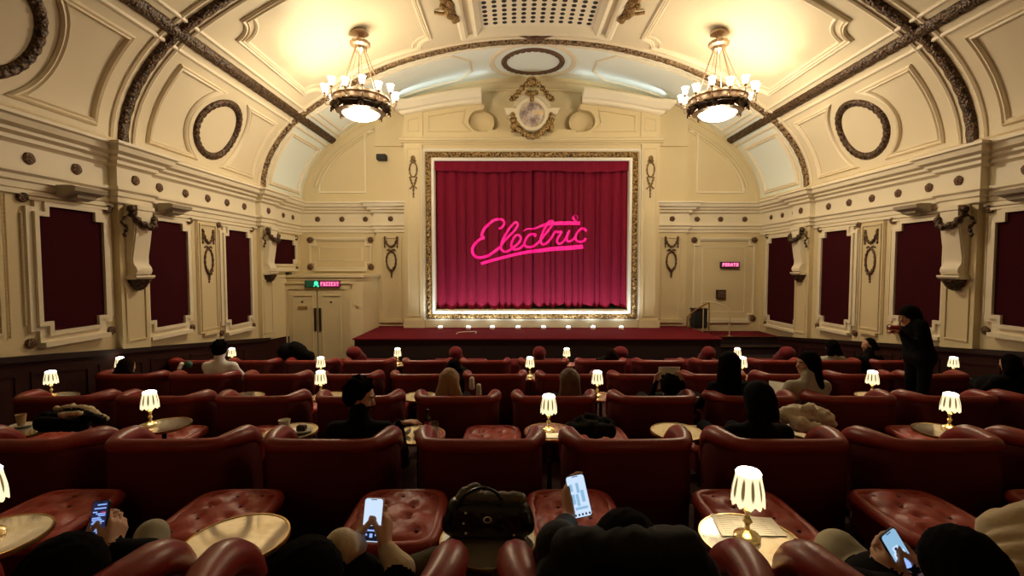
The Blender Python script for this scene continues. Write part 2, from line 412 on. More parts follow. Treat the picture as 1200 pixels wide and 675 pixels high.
# haunch panels + wreath rings, as parts of the ceiling
def ringpts(cs,cy,r,n=40): return [(cs+r*math.cos(2*PI*i/n),cy+r*math.sin(2*PI*i/n)) for i in range(n)]
def wreath_ring(cs,cy,r0,r1,mt='bronze',rs=1.0):
    b=MB(); n=96; m=8; v=[];f=[]
    for i in range(n):
        a=2*PI*i/n
        for j in range(m):
            t=-1+2*j/(m-1); rr=(r0+r1)/2+t*(r1-r0)/2; h=.06*math.sqrt(max(0,1-t*t))*(1+.25*math.sin(i*1.9+abs(t)*4))
            v.append(V(cs+rs*rr*math.cos(a),cy+rr*math.sin(a),h-.005))
    for i in range(n):
        for j in range(m-1): f.append((i*m+j,((i+1)%n)*m+j,((i+1)%n)*m+j+1,i*m+j+1))
    b.add(v,f); return b.build('wreath_ring',mt,ceiling,smooth=60)
def haunch(sg,yc,b):
    S0,S1=6.36,7.68; C=(7.02,yc); R=.80
    for e in(-1,1):
        yo=yc+e*1.5; yi=yc+e*.42
        th=math.acos(min(1,(S1-C[0])/R)); th0=math.acos(max(-1,(S0-C[0])/R))
        pts=[(S0,yo),(S1,yo)]
        for q in range(13):
            a=th+(th0-th)*q/12; pts.append((C[0]+R*math.cos(a),yc+e*R*math.sin(a)))
        vsweep(b,[(sg*s,y) for s,y in pts],PM,True,step=.2)
for sg in(-1,1):
    b=MB()
    for yc in (9.2,5.2,1.2): haunch(sg,yc,b)
    vsweep(b,[(sg*6.36,11.52),(sg*7.68,11.52),(sg*7.68,13.0),(sg*6.36,13.0)],PM,True)
    vsweep(b,[(sg*5.55,11.55),(sg*2.0,11.55),(sg*1.6,12.0),(sg*1.6,12.6),(sg*2.0,13.05),(sg*5.55,13.05)],PS,True)
    vsweep(b,[(sg*7.86,YB+.1),(sg*7.86,YE-.05)],PM,step=1)
    b.build('vault_panel_moulding','ceilmould',ceiling)
    for yc in (9.2,5.2,1.2): wreath_ring(sg*7.02,yc,.47,.62)
    # big shaped fields
    b=MB()
    for y0,y1 in((7.75,10.8),(3.7,6.75),(-.25,2.75)):
        o_,i_=5.40,2.35; r=.3
        pts=[]
        for (cs,cy,a0,a1) in((o_,y0,90,180),(i_,y0,0,90),(i_,y1,-90,0),(o_,y1,180,270)):
            pts+=arc(cs,cy,r,a0,a1,8)
        vsweep(b,[(sg*s,y) for s,y in pts],PM,True,step=.3)
        pts=[]
        for (cs,cy,a0,a1) in((o_-.0,y0,90,180),(i_+.0,y0,0,90),(i_,y1,-90,0),(o_,y1,180,270)):
            pts+=arc(cs,cy,r+.09,a0,a1,8)
        vsweep(b,[(sg*(3.875+(s-3.875)*.955),(y0+y1)/2+(y-(y0+y1)/2)*.955) for s,y in pts],PS,True,step=.3)
    b.build('shaped_field_moulding','ceilmould',ceiling)
wreath_ring(0,12.3,.62,.76,'bronzefine',1.08)
b=MB(); vsweep(b,[(s*1.08,y) for s,y in ringpts(0,12.3,.98)],[(-.08,-.01),(-.05,.03),(0,.04),(.05,.03),(.08,-.01)],True); b.build('oval_surround','ceilmould',ceiling)
# ventilation grille in the crown of the vault
def grille(y0,y1,first):
    root=empty('ceiling_grille',(0,(y0+y1)/2,8.2)); root['kind']='structure' 
    def P_(u,v,h): return V(u,v,h)-root.location
    b=MB()
    for sa,sb in ((-1.66,-1.5),(1.5,1.66)): 
        pass
    def rect(r,yy0,yy1,prof):
        q=vpath([(-r,yy0),(r,yy0),(r,yy1),(-r,yy1)],.3,True); b.sweep([P_(s,y,0) for s,y in q],[VN(s) for s,y in q],prof,True)
    rect(1.62,y0-.35,y1+.5,[(-.09,-.01),(-.09,.03),(-.04,.09),(.04,.10),(.09,.04),(.09,-.01)])
    rect(1.30,y0-.05,y1+.25,[(-.10,-.01),(-.10,.12),(-.02,.16),(.04,.10),(.09,.05),(.09,-.01)])
    b.build('grille_frame','creamlight',root)
    b=MB(); ny=14
    v=[];f=[]
    ms=25
    for h in(.05,.02):
        for j in (y0-.1,y1+.2):
            for i in range(ms): v.append(P_(-1.25+2.5*i/(ms-1),j,h))
    for i in range(ms-1): f.append((i,i+1,ms+i+1,ms+i))
    b.add(v,f)
    b.build('perforated_plate','creamlight',root)
    b=MB(); r=.052
    j=0; y=y1
    while y>y0:
        for i in range(12):
            s=-1.1+.2*i
            v=[P_(s+r*math.cos(2*PI*q/10),y+r*math.sin(2*PI*q/10),.056) for q in range(10)]+[P_(s+r*math.cos(2*PI*q/10),y+r*math.sin(2*PI*q/10),.049) for q in range(10)]
            b.add(v,[tuple(range(10))]+[(q,(q+1)%10,10+(q+1)%10,10+q) for q in range(10)])
        y-=.16
    b.build('perforations','black',root)
    # scroll cartouches each side
    for sg in(-1,1):
        b=MB()
        for (s_,y_,rr) in((1.78,(y0+y1)/2+.25,.11),(1.86,(y0+y1)/2+.05,.08),(1.74,(y0+y1)/2+.5,.07)):
            b.sphere(P_(sg*s_,y_,.05),rr,10,7,(1,1.5,.7))
        b.tube(crom([P_(sg*1.95,y1-.95,.06),P_(sg*1.8,y1-.85,.10),P_(sg*1.85,y1-.65,.09),P_(sg*1.72,y1-.5,.10),P_(sg*1.70,y1-.35,.06),P_(sg*1.78,y1-.3,.05)],5),[.05+.03*abs(math.sin(i*.9)) for i in range(26)],8)
        b.tube(crom([P_(sg*2.1,y1-.72,.05),P_(sg*1.9,y1-.7,.10),P_(sg*1.75,y1-.8,.1)],4),.035,6)
        b.build('scroll_ornament','goldfine',root)
    b=MB(); b.tube(crom([P_(-.45,y1+.55,.05),P_(-.2,y1+.66,.07),P_(0,y1+.70,.09),P_(.2,y1+.66,.07),P_(.45,y1+.55,.05)],5),[.02+.05*math.exp(-((i-10)/4)**2)for i in range(21)],8)
    b.build('crest_ornament','bronzefine',root)
    return root
grille(7.95,10.22,True); grille(3.9,6.3,False)
# ------------------------------------------------------------------ mouldings that follow the wall plan
def plan_mould(b,poly,prof,mi=0):
    """poly: plan points, room on the right-hand side of travel; prof [(d,z)]"""
    n=len(poly); v=[];f=[];m=len(prof)
    for i,(x,y) in enumerate(poly):
        def nrm(a,c): 
            dx,dy=c[0]-a[0],c[1]-a[1]; L=math.hypot(dx,dy); return (dy/L,-dx/L)
        n0=nrm(poly[i-1],poly[i]) if i>0 else None; n1=nrm(poly[i],poly[i+1]) if i<n-1 else None
        if n0 is None:n0=n1
        if n1 is None:n1=n0
        bx,by=n0[0]+n1[0],n0[1]+n1[1]; L2=bx*bx+by*by; bx,by=2*bx/L2,2*by/L2
        for d,z in prof: v.append((x+bx*d,y+by*d,z))
    for i in range(n-1):
        for k in range(m-1): f.append((i*m+k,i*m+k+1,(i+1)*m+k+1,(i+1)*m+k))
    f.append(tuple(range(m))); f.append(tuple((n-1)*m+k for k in range(m)))
    b.add(v,f,mi)
def side_plan(j=.12):
    L=[(-6.5,YB)]
    for y in PIL: L+=[(-6.5,y-.30),(-6.5+j,y-.30),(-6.5+j,y+.30),(-6.5,y+.30)]
    L=[p for p in L if p[1]>=YB]
    return L+[(-6.5,YE),(-4.36,YE),(-4.36,YE-.12),(-3.45,YE-.12)]
ENT=[(0,3.93),(.03,3.95),(.03,4.02),(.06,4.04),(.06,4.10),(.10,4.13),(.10,4.17),(.035,4.18),(.035,4.46),(.07,4.49),(.10,4.50),(.10,4.55),(.17,4.58),(.17,4.62),(.25,4.65),(.27,4.72),(.31,4.74),(.31,4.78),(0,4.80)]
PLAN=side_plan()
ent={}
for sd in(-1,1):
    b=MB(); poly=[(x*-sd*1.0 if sd>0 else x,y) for x,y in PLAN]
    if sd>0: poly=poly[::-1]
    poly=[(x if sd<0 else x,y) for x,y in poly]
    plan_mould(b,poly,ENT); k+=1
    ent[sd]=struct(b.build('trim_%d'%k,'creamlight',smooth=25))
# ------------------------------------------------------------------ rosettes
def rosette_mesh(r):
    b=MB(); b.lathe([(r*.96,-.01),(r,.008),(r*.86,.020),(r*.60,.020),(r*.42,.030),(r*.2,.036),(.001,.037)],n=20,mod=lambda a,z:1+.04*math.cos(5*a)*(1 if z<.028 else 0))
    return b
_ros={}
def rosette(parent,loc,nrm,r=.075):
    key=round(r,3)
    if key not in _ros:
        o=rosette_mesh(r).build('rosette','bronzefine',smooth=50); _ros[key]=o; c=o; first=True
    else: c=_ros[key].copy(); COL.objects.link(c)
    c.parent=parent; c.location=loc; c.rotation_mode='QUATERNION'; c.rotation_quaternion=Vec((0,0,1)).rotation_difference(Vec(nrm))
    return c
for sd in(-1,1):
    for yc in (-2.1,1.2,5.2,9.2):
        for t in (-1.25,-.62,0,.62,1.25):
            if YB<yc+t: rosette(ent[sd],(sd*6.462,yc+t,4.32),(-sd,0,0))
    for y in PIL: rosette(ent[sd],(sd*6.342,y+.0,4.32),(-sd,0,0))
    for y in (11.72,12.22,12.75): rosette(ent[sd],(sd*6.462,y,4.32),(-sd,0,0),.065)
    for x in (6.0,5.32,4.66): rosette(ent[sd],(sd*x,13.262,4.32),(0,-1,0))
    rosette(ent[sd],(sd*3.92,13.142,4.32),(0,-1,0))
# ------------------------------------------------------------------ dado, panels, windows on the side walls
def dado_top(y): return 1.935-.113*(y-5.45)
kb=0
for sd in(-1,1):
    y1=11.35 if sd<0 else YE
    W=lambda u,v,h,sd=sd:(sd*(6.5-h),u,v)
    b=MB(); b.prism([(YB,floor_z(YB)),(y1,floor_z(y1)),(y1,dado_top(y1)-.07),(YB,dado_top(YB)-.07)],W,-.01,.05)
    y=YB+.15
    while y<y1-.9:
        b.ringprism([(y,floor_z(y)+.18),(y+.8,floor_z(y+.8)+.18),(y+.8,dado_top(y+.8)-.2),(y,dado_top(y)-.2)],[(y+.04,floor_z(y)+.22),(y+.76,floor_z(y+.8)+.22),(y+.76,dado_top(y+.8)-.24),(y+.04,dado_top(y)-.24)],W,.05,.065)
        y+=.95
    o=struct(b.build('baseboard_'+('left' if sd<0 else 'right'),'dado',smooth=0))
    b=MB(); b.prism([(YB,dado_top(YB)-.075),(y1,dado_top(y1)-.075),(y1,dado_top(y1)),(YB,dado_top(YB))],W,0,.09)
    b.build('dado_rail','darkwood',o,smooth=0)
def zw0(y): return 2.171-.108*(y-6.31)
def notched(y0,y1,z0,z1,n=.13,g=0):
    # grow outline by g
    y0-=g;y1+=g;z0-=g;z1+=g
    return [(y0+n,z0),(y1-n,z0),(y1-n,z0+n),(y1,z0+n),(y1,z1-n),(y1-n,z1-n),(y1-n,z1),(y0+n,z1),(y0+n,z1-n),(y0,z1-n),(y0,z0+n),(y0+n,z0+n)]
def bead_tube(b,p,q,r=.014,d=.05):
    p,q=Vec(p),Vec(q); L=(q-p).length; n=max(2,int(L/d))
    pts=[];rs=[]
    for i in range(n*2+1): pts.append(p.lerp(q,i/(2*n))); rs.append(r if i%2 else r*.45)
    b.tube(pts,rs,5)
def fabric_panel(sd,y0,y1,z0,z1,label):
    """notched maroon panel in a moulded plaster frame"""
    c=Vec((sd*6.5,(y0+y1)/2,(z0+z1)/2)); root=empty('fabric_panel',c,label,'wall panel')
    W=lambda u,v,h:Vec((sd*(6.5-h),u,v))-c
    n=.13; b=MB(); b.prism(notched(y0,y1,z0,z1,n),W,-.01,.035); b.build('fabric_face','fabric',root,smooth=0)
    b=MB(); b.ringprism(notched(y0,y1,z0,z1,n,.055),notched(y0,y1,z0,z1,n,0),W,0,.075)
    # ears and outer casing
    o1=[(y0-.20,z0+.12),(y0-.20,z1-.12)]; zt,zb=z1+.06,z0-.13
    yo0,yo1=y0-.13,y1+.13
    outer=[(y0-.02,zb),(y1+.02,zb),(y1+.02,z0+.02),(yo1,z0+.02),(yo1,z1-.02),(y1+.02,z1-.02),(y1+.02,zt),(y0-.02,zt),(y0-.02,z1-.02),(yo0,z1-.02),(yo0,z0+.02),(y0-.02,z0+.02)]
    inner=notched(y0,y1,z0,z1,n,.05)
    b.ringprism(outer,inner,W,0,.04)
    b.prism([(y0-.10,zt),(y1+.10,zt),(y1+.10,zt+.035),(y0-.10,zt+.035)],W,0,.06)
    b.prism([(y0-.02,zb-.06),(y1+.02,zb-.06),(y1+.02,zb),(y0-.02,zb)],W,0,.11)
    for yy in (y0-.165,y1+.165): bead_tube(b,W(yy,z0+.1,.02),W(yy,z1-.1,.02))
    b.build('panel_frame','creamlight',root,smooth=30)
    for (yy,zz) in((y0-.14,z1+.08),(y1+.14,z1+.08),(y0-.12,z0-.12),(y1+.12,z0-.12)):
        rosette(root,W(yy,zz,.02),(-sd,0,0),.065)
    return root
ORD={0:'nearest the camera',1:'second from the camera',2:'third from the camera',3:'farthest from the camera'}
for sd,w in((-1,'left'),(1,'right')):
    spans=[(3.72,4.62),(5.88,6.80),(7.62,8.56),(9.68,10.62)]
    nm={1:'beside the near scroll bracket',2:'between bracket and oval wreath',3:'between oval wreath and far bracket'}
    for i,(a,c) in enumerate(spans):
        if i==0: continue
        lb='tall notched maroon fabric panel on the %s wall, %s'%(w,['','nearest the camera','second from the camera','third from the camera'][i])
        fabric_panel(sd,a,c,zw0((a+c)/2),3.76,lb)
    if sd>0: fabric_panel(1,11.46,12.84,zw0(12.1),3.75,'broad notched maroon fabric panel on the right wall, nearest the stage')
    else: fabric_panel(-1,11.50,12.84,3.06,3.70,'small squarish maroon fabric panel on left wall above the door lobby')
# narrow strips with a festoon and oval wreath, as trim
def lumpy(b,path,r,n=7,amp=.35,freq=1.7):
    P=crom(path,7); b.tube(P,[max(.004,r*(1+amp*math.sin(i*freq))) for i in range(len(P))],n)
def drop_ornament(fn,parent,u,v,sc=1.0,mt='bronzefine'):
    """festoon above an oval wreath; fn(u,v,h)->point"""
    b=MB()
    for e in(-1,1):
        lumpy(b,[fn(u+e*.15*sc,v+.42*sc,.03),fn(u+e*.155*sc,v+.30*sc,.035),fn(u+e*.15*sc,v+.17*sc,.025)],.016*sc)
        b.sphere(fn(u+e*.15*sc,v+.43*sc,.025),.025*sc,8,6)
    lumpy(b,[fn(u-.15*sc,v+.42*sc,.03),fn(u-.09*sc,v+.26*sc,.04),fn(u,v+.20*sc,.045),fn(u+.09*sc,v+.26*sc,.04),fn(u+.15*sc,v+.42*sc,.03)],.022*sc)
    for e in(-1,1): lumpy(b,[fn(u,v+.10*sc,.035),fn(u+e*.06*sc,v+.13*sc,.03),fn(u+e*.11*sc,v+.10*sc,.02)],.014*sc)
    pts=[fn(u+.115*sc*math.cos(a),v-.14*sc+.225*sc*math.sin(a),.03) for a in [2*PI*i/40 for i in range(40)]]
    b.tube(pts,[.021*sc*(1+.25*math.sin(i*2.2)) for i in range(40)],7,closed=True)
    lumpy(b,[fn(u-.08*sc,v-.30*sc,.03),fn(u,v-.38*sc,.045),fn(u+.08*sc,v-.30*sc,.03)],.028*sc)
    lumpy(b,[fn(u,v-.38*sc,.035),fn(u,v-.46*sc,.03),fn(u,v-.55*sc,.015)],.018*sc)
    return b.build('wreath_ornament',mt,parent,smooth=60)
def rect_mould(b,fn,u0,u1,v0,v1,w=.03,h=.03,v0b=None):
    v0b=v0 if v0b is None else v0b
    b.ringprism([(u0,v0),(u1,v0b),(u1,v1),(u0,v1)],[(u0+w,v0+w),(u1-w,v0b+w),(u1-w,v1-w),(u0+w,v1-w)],fn,0,h)
for sd in(-1,1):
    W=lambda u,v,h,sd=sd:Vec((sd*(6.5-h),u,v))
    for yc in(1.2,5.2,9.2):
        b=MB(); z0=zw0(yc)-.15; b.prism([(yc-.29,z0),(yc+.29,z0),(yc+.29,3.88),(yc-.29,3.88)],W,0,.02)
        rect_mould(b,lambda u,v,h:W(u,v,h+.02),yc-.25,yc+.25,z0+.05,3.82,.03,.02)
        for e in(-.33,.33): bead_tube(b,W(yc+e,z0,.02),W(yc+e,3.85,.02))
        b.prism([(yc-.22,z0-.05),(yc+.22,z0-.05),(yc+.22,z0),(yc-.22,z0)],W,0,.06)
        k+=1; o=struct(b.build('trim_%d'%k,'cream',smooth=30)); drop_ornament(W,o,yc,3.25,1.05)
    for yc in PIL:
        b=MB(); zb=dado_top(yc)
        # pilaster strip and its lower raised panel
        y_a,y_b=yc-.27,yc+.27
        b.prism([(y_a,dado_top(y_a)),(y_b,dado_top(y_b)),(y_b,3.95),(y_a,3.95)],W,0,.10)
        rect_mould(b,lambda u,v,h:W(u,v,h+.10),yc-.2,yc+.2,zb+.12,2.68,.025,.02)
        k+=1; o=struct(b.build('trim_%d'%k,'cream',smooth=30))
        # scroll console: side profile extruded along y
        prof=[(.10,3.93),(.27,3.93),(.29,3.86),(.285,3.72),(.26,3.5),(.23,3.3),(.20,3.12),(.205,3.04),(.245,2.98),(.26,2.93),(.24,2.88),(.18,2.86),(.10,2.86)]
        b=MB(); b.prism(prof,lambda u,v,h,sd=sd:(sd*(6.5-u),h,v),yc-.15,yc+.15)
        b.prism([(.26,3.93),(.31,3.92),(.31,3.86),(.28,3.84)],lambda u,v,h,sd=sd:(sd*(6.5-u),h,v),yc-.17,yc+.17)
        for e in(-1,1):
            b.prism([(u-.02,z) for u,z in prof[1:8]]+[(.10,3.04),(.10,3.9)],lambda u,v,h,sd=sd:(sd*(6.5-u),h,v),yc+e*.15,yc+e*.165)
        b.prism([(.10,2.80),(.24,2.80),(.27,2.83),(.27,2.86),(.10,2.86)],lambda u,v,h,sd=sd:(sd*(6.5-u),h,v),yc-.19,yc+.19)
        b.build('scroll_bracket','creamlight',o,smooth=40)
        b=MB(); b.lathe([(.02,2.60),(.06,2.62),(.10,2.66),(.13,2.72),(.15,2.74),(.16,2.78)],(sd*(6.5-.15),yc,0.02),14,mod=lambda a,z:1+.1*math.cos(8*a)); b.build('bracket_drop','bronze',o,smooth=50)
        # garland hung round the bracket head with ribbon tails
        b=MB(); x_=lambda h:sd*(6.5-h)
        yn=yc-.20; yf=yc+.20
        b.sphere((x_(.24),yn,3.86),.06,10,8); b.sphere((x_(.24),yf,3.80),.04,10,8)
        lumpy(b,[(x_(.24),yn,3.80),(x_(.30),yn+.05,3.68),(x_(.34),yc,3.61),(x_(.33),yc+.11,3.64),(x_(.27),yf,3.78)],.048,8,.3,1.3)
        lumpy(b,[(x_(.24),yn,3.80),(x_(.20),yn-.08,3.72),(x_(.18),yn-.10,3.64),(x_(.20),yn-.04,3.58),(x_(.18),yn-.07,3.49),(x_(.17),yn-.05,3.45)],.02,7,.4,1.1)
        lumpy(b,[(x_(.26),yf,3.78),(x_(.20),yf+.06,3.72),(x_(.18),yf+.08,3.62)],.02,7,.4,1.1)
        b.build('garland','bronze',o,smooth=60)
    # architrave bead above the panels
    b=MB(); b.box(sd*6.5,sd*6.46,YB,YE,3.875,3.93); k+=1; struct(b.build('trim_%d'%k,'creamlight',smooth=0))
# whitish wedge light boxes above the panels
def wedge(sd,yc,label):
    c=(sd*6.42,yc,3.93)
    b=MB(); b.prism([(0,-.02),(.24,.05),(.26,.10),(.20,.12),(.0,.12)],lambda u,v,h:(-sd*u,h,v),-.24,.24)
    b.prism([(.03,-.05),(.15,-.02),(.15,.02),(.03,.0)],lambda u,v,h:(-sd*u,h,v),-.10,.18)
    o=b.build('wall_speaker','wedgegrey',smooth=0); o.location=c; tag(o,label,'speaker')
M['wedgegrey']=mat('off white plastic',(.42,.36,.27),.6)
for sd,w in((-1,'left'),(1,'right')):
    for i,y in((0,6.34),(1,8.08)):
        wedge(sd,y,'off-white wedge-shaped wall unit above the %s tall panel of the %s wall'%(['nearest','second'][i],w))
# ------------------------------------------------------------------ end wall: flat panels beside the proscenium
WE=lambda u,v,h:Vec((u,YE-h,v))
for sd in(-1,1):
    b=MB()
    # lower strip with wreath
    x0,x1=sorted((sd*3.5,sd*4.34)); zb=1.32
    b.prism([(x0,zb),(x1,zb),(x1,3.95),(x0,3.95)],WE,0,.12)
    rect_mould(b,lambda u,v,h:WE(u,v,h+.12),sd*3.92-.28,sd*3.92+.28,1.5,3.82,.035,.025)
    b.prism([(sd*3.92-.33,1.42),(sd*3.92+.33,1.42),(sd*3.92+.33,1.52),(sd*3.92-.33,1.52)],WE,.1,.18)
    # upper strip
    b.prism([(x0,4.8),(x1,4.8),(x1,7.46),(x0,7.66)],WE,0,.10)
    b.prism([(x0-.0,6.32),(x1+.0,6.32),(x1,6.44),(x0,6.44)],WE,.08,.16)
    k+=1; o=struct(b.build('trim_%d'%k,'cream',smooth=30))
    drop_ornament(lambda u,v,h:WE(u,v,h+.13),o,sd*3.92,3.32,1.15)
    # tympanum quarter panel
    b=MB(); X0=4.62; pts=[]
    q=[]
    for s in np.linspace(4.75,7.45,16):
        p=V(s,YE,.42); q.append((p.x,p.z))
    poly=[(X0,5.05)]+[(X0,q[0][1])]+q+[(q[-1][0]-.02,5.05)]
    poly=[(sd*x,z) for x,z in poly]; cx=sum(p[0] for p in poly)/len(poly); cz=sum(p[1] for p in poly)/len(poly)
    inn=[(cx+(x-cx)*.93,cz+(z-cz)*.95) for x,z in poly]
    b.ringprism(poly,inn,WE,0,.035)
    k+=1; struct(b.build('trim_%d'%k,'creamlight',smooth=30))
    # wide lower panel with rosettes in the corners
    b=MB(); z1=3.72; z0=2.98 if sd<0 else 1.52
    u0,u1=(-6.22,-4.55) if sd<0 else (4.62,6.28)
    g=.10
    b.ringprism(notched(u0,u1,z0,z1,.14,.04),notched(u0,u1,z0,z1,.14,0),WE,0,.035)
    b.prism([(u0+.1,z1+.04),(u1-.1,z1+.04),(u1-.1,z1+.10),(u0+.1,z1+.10)],WE,0,.06)
    b.prism([(u0+.1,z0-.12),(u1-.1,z0-.12),(u1-.1,z0-.05),(u0+.1,z0-.05)],WE,0,.06)
    rect_mould(b,WE,u0+.22,u1-.22,z0+.18,z1-.18,.02,.012)
    k+=1; o=struct(b.build('trim_%d'%k,'creamlight',smooth=30))
    for uu in(u0-.02,u1+.02):
        for zz in(z0-.0,z1+.02): rosette(o,WE(uu,zz,.02),(0,-1,0),.085)
# arch moulding where the vault meets the end wall
b=MB(); qs=[-SEND+.05+(2*SEND-.1)*i/90 for i in range(91)]
b.sweep([V(s,YE-.02) for s in qs],[VN(s) for s in qs],[(-.0,-.02),(-.0,.10),(.05,.13),(.12,.06),(.2,.05),(.24,-.02)][::-1])
b.sweep([V(s,YE,.32) for s in qs[3:-3]],[Vec((0,-1,0))]*len(qs[3:-3]),[(-.04,0),(-.04,.03),(0,.05),(.04,.03),(.04,0)])
k+=1; struct(b.build('trim_%d'%k,'creamdim',smooth=40)) if 0 else struct(b.build('trim_%d'%k,'cream',smooth=40))
# ------------------------------------------------------------------ proscenium
YP=12.95
WP=lambda u,v,h:Vec((u,YP-h,v))
OX,OZ0,OZ1=2.66,1.80,5.90
b=MB()
for sg in(-1,1):
    b.box(sg*OX,sg*3.5,YP,YE+.0,1.31,6.42)
    # pilaster
    b.prism([(sg*2.98,1.31),(sg*3.46,1.31),(sg*3.46,6.3),(sg*2.98,6.3)],WP,0,.07)
    rect_mould(b,lambda u,v,h:WP(u,v,h+.07),min(sg*3.04,sg*3.40),max(sg*3.04,sg*3.40),1.62,6.2,.03,.02)
    b.prism([(sg*2.94,1.31),(sg*3.52,1.31),(sg*3.52,1.52),(sg*2.94,1.52)],WP,0,.12)
b.box(-OX,OX,YP,YE,OZ1,6.42); b.box(-OX,OX,YP,YE,1.31,OZ0); b.box(-3.5,3.5,YP,YE,-.2,1.31)
# plain plinth under the frame, cornice and frieze above it
b.box(-2.95,2.95,YP-.05,YP,1.31,1.5)
for z0,z1,d in((6.36,6.40,.05),(6.40,6.47,.10),(6.47,6.50,.13),(6.30,6.33,.03)):
    b.box(-3.55-d*.4,3.55+d*.4,YP-d,YP+.02,z0,z1)
pros=struct(b.build('wall_proscenium','cream',smooth=0))
# attic with broken segmental pediment
nc=at(563.5,141.5,YP); CXN=-(nc.x); CZN=nc.z   # niche centre
def ped(x): return 7.02+(3.75-abs(x))*(.42/2.65)-.035*((3.75-abs(x))-1.3)**2+.06   # underside of the raking cornice
for sg in(-1,1):
    b=MB(); pts=[(sg*3.45,6.5),(sg*3.45,ped(3.45))]
    for i in range(1,9):
        x=3.45-(3.45-1.42)*i/8; pts.append((sg*x,ped(x)))
    # scroll edge then round bite towards the middle
    bite=[(1.36,7.42),(1.30,7.34),(1.34,7.26),(1.42,7.22)]
    for a in range(100,271,17):
        bite.append((CXN-.34*math.cos(math.radians(a-180+180))*1.0,CZN+.34*math.sin(math.radians(a))))
    bite=[(1.36,7.42),(1.28,7.34),(1.33,7.25)]+[(CXN+.34*math.cos(math.radians(t)),CZN+.30*math.sin(math.radians(t))) for t in range(60,-91,-15)]
    bite+= [(CXN-.34,CZN-.30),(CXN-.5,6.72),(CXN-.5,6.5)]
    pts+=[(sg*x,z) for x,z in bite]
    b.prism(pts,lambda u,v,h:(u,h,v),YP,YE-.001)
    # panel mouldings
    pp=[(sg*2.84,6.66),(sg*2.84,ped(2.84)-.14),(sg*2.2,ped(2.2)-.13),(sg*1.80,ped(1.80)-.12),(sg*1.87,6.9),(sg*1.66,6.66)]
    cx=sum(p[0] for p in pp)/6; cz=sum(p[1] for p in pp)/6
    b.ringprism(pp,[(cx+(x-cx)*.93,cz+(z-cz)*.86) for x,z in pp],WP,0,.03)
    pp=[(sg*3.38,6.66),(sg*3.38,ped(3.38)-.14),(sg*3.06,ped(3.06)-.14),(sg*3.06,6.66)]
    cx=sum(p[0] for p in pp)/4; cz=sum(p[1] for p in pp)/4
    b.ringprism(pp,[(cx+(x-cx)*.80,cz+(z-cz)*.88) for x,z in pp],WP,0,.05)
    b.prism([(sg*2.96,6.5),(sg*3.48,6.5),(sg*3.48,ped(3.48)),(sg*2.96,ped(2.96))],WP,0,.035)
    b.build('attic_panel','cream',pros,smooth=30)
    # raking cornice
    path=[Vec((sg*x,YP,ped(x))) for x in np.linspace(3.46,1.36,12)]
    b=MB(); prof=[(-.02,0),(-.02,.03),(.02,.10),(.05,.12),(.08,.13),(.10,.22),(.16,.28),(.22,.34),(.25,.35),(.30,.35),(.30,0)]
    v=[];f=[];m=len(prof)
    for i,p in enumerate(path):
        for dz,dd in prof: v.append((p.x+(sg*dd if i==0 else (-sg*dd*.0)),p.y-dd,p.z+dz))
    for i in range(len(path)-1):
        for j in range(m-1): f.append((i*m+j,i*m+j+1,(i+1)*m+j+1,(i+1)*m+j))
    f.append(tuple((len(path)-1)*m+j for j in range(m)))
    # return of the cornice on the outer end
    o=len(v)
    for dz,dd in prof: v.append((sg*(3.46+dd),YE-.01,path[0].z+dz))
    for j in range(m-1): f.append((j,j+1,o+j+1,o+j))
    # lid
    f2=[]
    for i in range(len(path)):
        v.append((path[i].x,YE-.02,path[i].z+.30))
    q=len(v)-len(path)
    for i in range(len(path)-1): f.append((i*m+m-2,(i+1)*m+m-2,q+i+1,q+i))
    b.add(v,f); b.build('raking_cornice','creamlight',pros,smooth=25)

b=MB(); b.box(-1.2,1.2,YP+.006,YE,6.49,6.715); b.build('attic_base','cream',pros,smooth=0)
# shallow shell niches either side of the roundel
for sg in(-1,1):
    b=MB(); v=[];f=[]; n=20
    rings=[(1.0,.0),(.97,.03),(.8,.09),(.5,.13),(.2,.15),(.001,.155)]
    for r,d in rings:
        for i in range(n):
            a=2*PI*i/n; v.append((sg*(CXN-.02)+sg*.0+.34*r*math.cos(a),YE-.16+d-.002,CZN+.31*r*math.sin(a)))
    for j in range(len(rings)-1):
        for i in range(n): f.append((j*n+i,j*n+(i+1)%n,(j+1)*n+(i+1)%n,(j+1)*n+i))
    b.add(v,f); 0 and b.ringprism([(sg*(CXN-.02)+.40*math.cos(2*PI*i/n),CZN+.36*math.sin(2*PI*i/n)) for i in range(n)],[(sg*(CXN-.02)+.33*math.cos(2*PI*i/n),CZN+.30*math.sin(2*PI*i/n)) for i in range(n)],WE,0,.16)
    b.build('shell_niche','cream',pros,smooth=50)
# frame : gold relief band and plain white slip
def rectband(b,x0,x1,z0,z1,w,y,prof_n=7,h=.05,lump=0,step=.06,flat=False):
    c=[(x0,z0),(x1,z0),(x1,z1),(x0,z1)]
    v=[];f=[];cnt=0
    for e in range(4):
        a=Vec((c[e][0],0,c[e][1])); d=Vec((c[(e+1)%4][0],0,c[(e+1)%4][1])); t=(d-a); L=t.length; t.normalize(); inn=Vec((-t.z,0,t.x))
        n=max(2,int(L/step)) if lump else 1; base=len(v)
        for i in range(n+1):
            for k_ in range(prof_n):
                q=k_/(prof_n-1); off=w*q; s=off+(L-2*off)*i/n   # mitred
                hh=h*math.sin(PI*q)**.6 if 0<q<1 else 0
                if flat: hh=h if 0<q<1 else 0
                if lump: hh*=1+.45*math.sin(i*1.7+q*5)*math.sin(q*PI)
                p=a+t*s+inn*off; v.append((p.x,y-hh,p.z))
        for i in range(n):
            for k_ in range(prof_n-1):
                o=base+i*prof_n+k_; f.append((o,o+1,o+prof_n+1,o+prof_n))
    b.add(v,f)
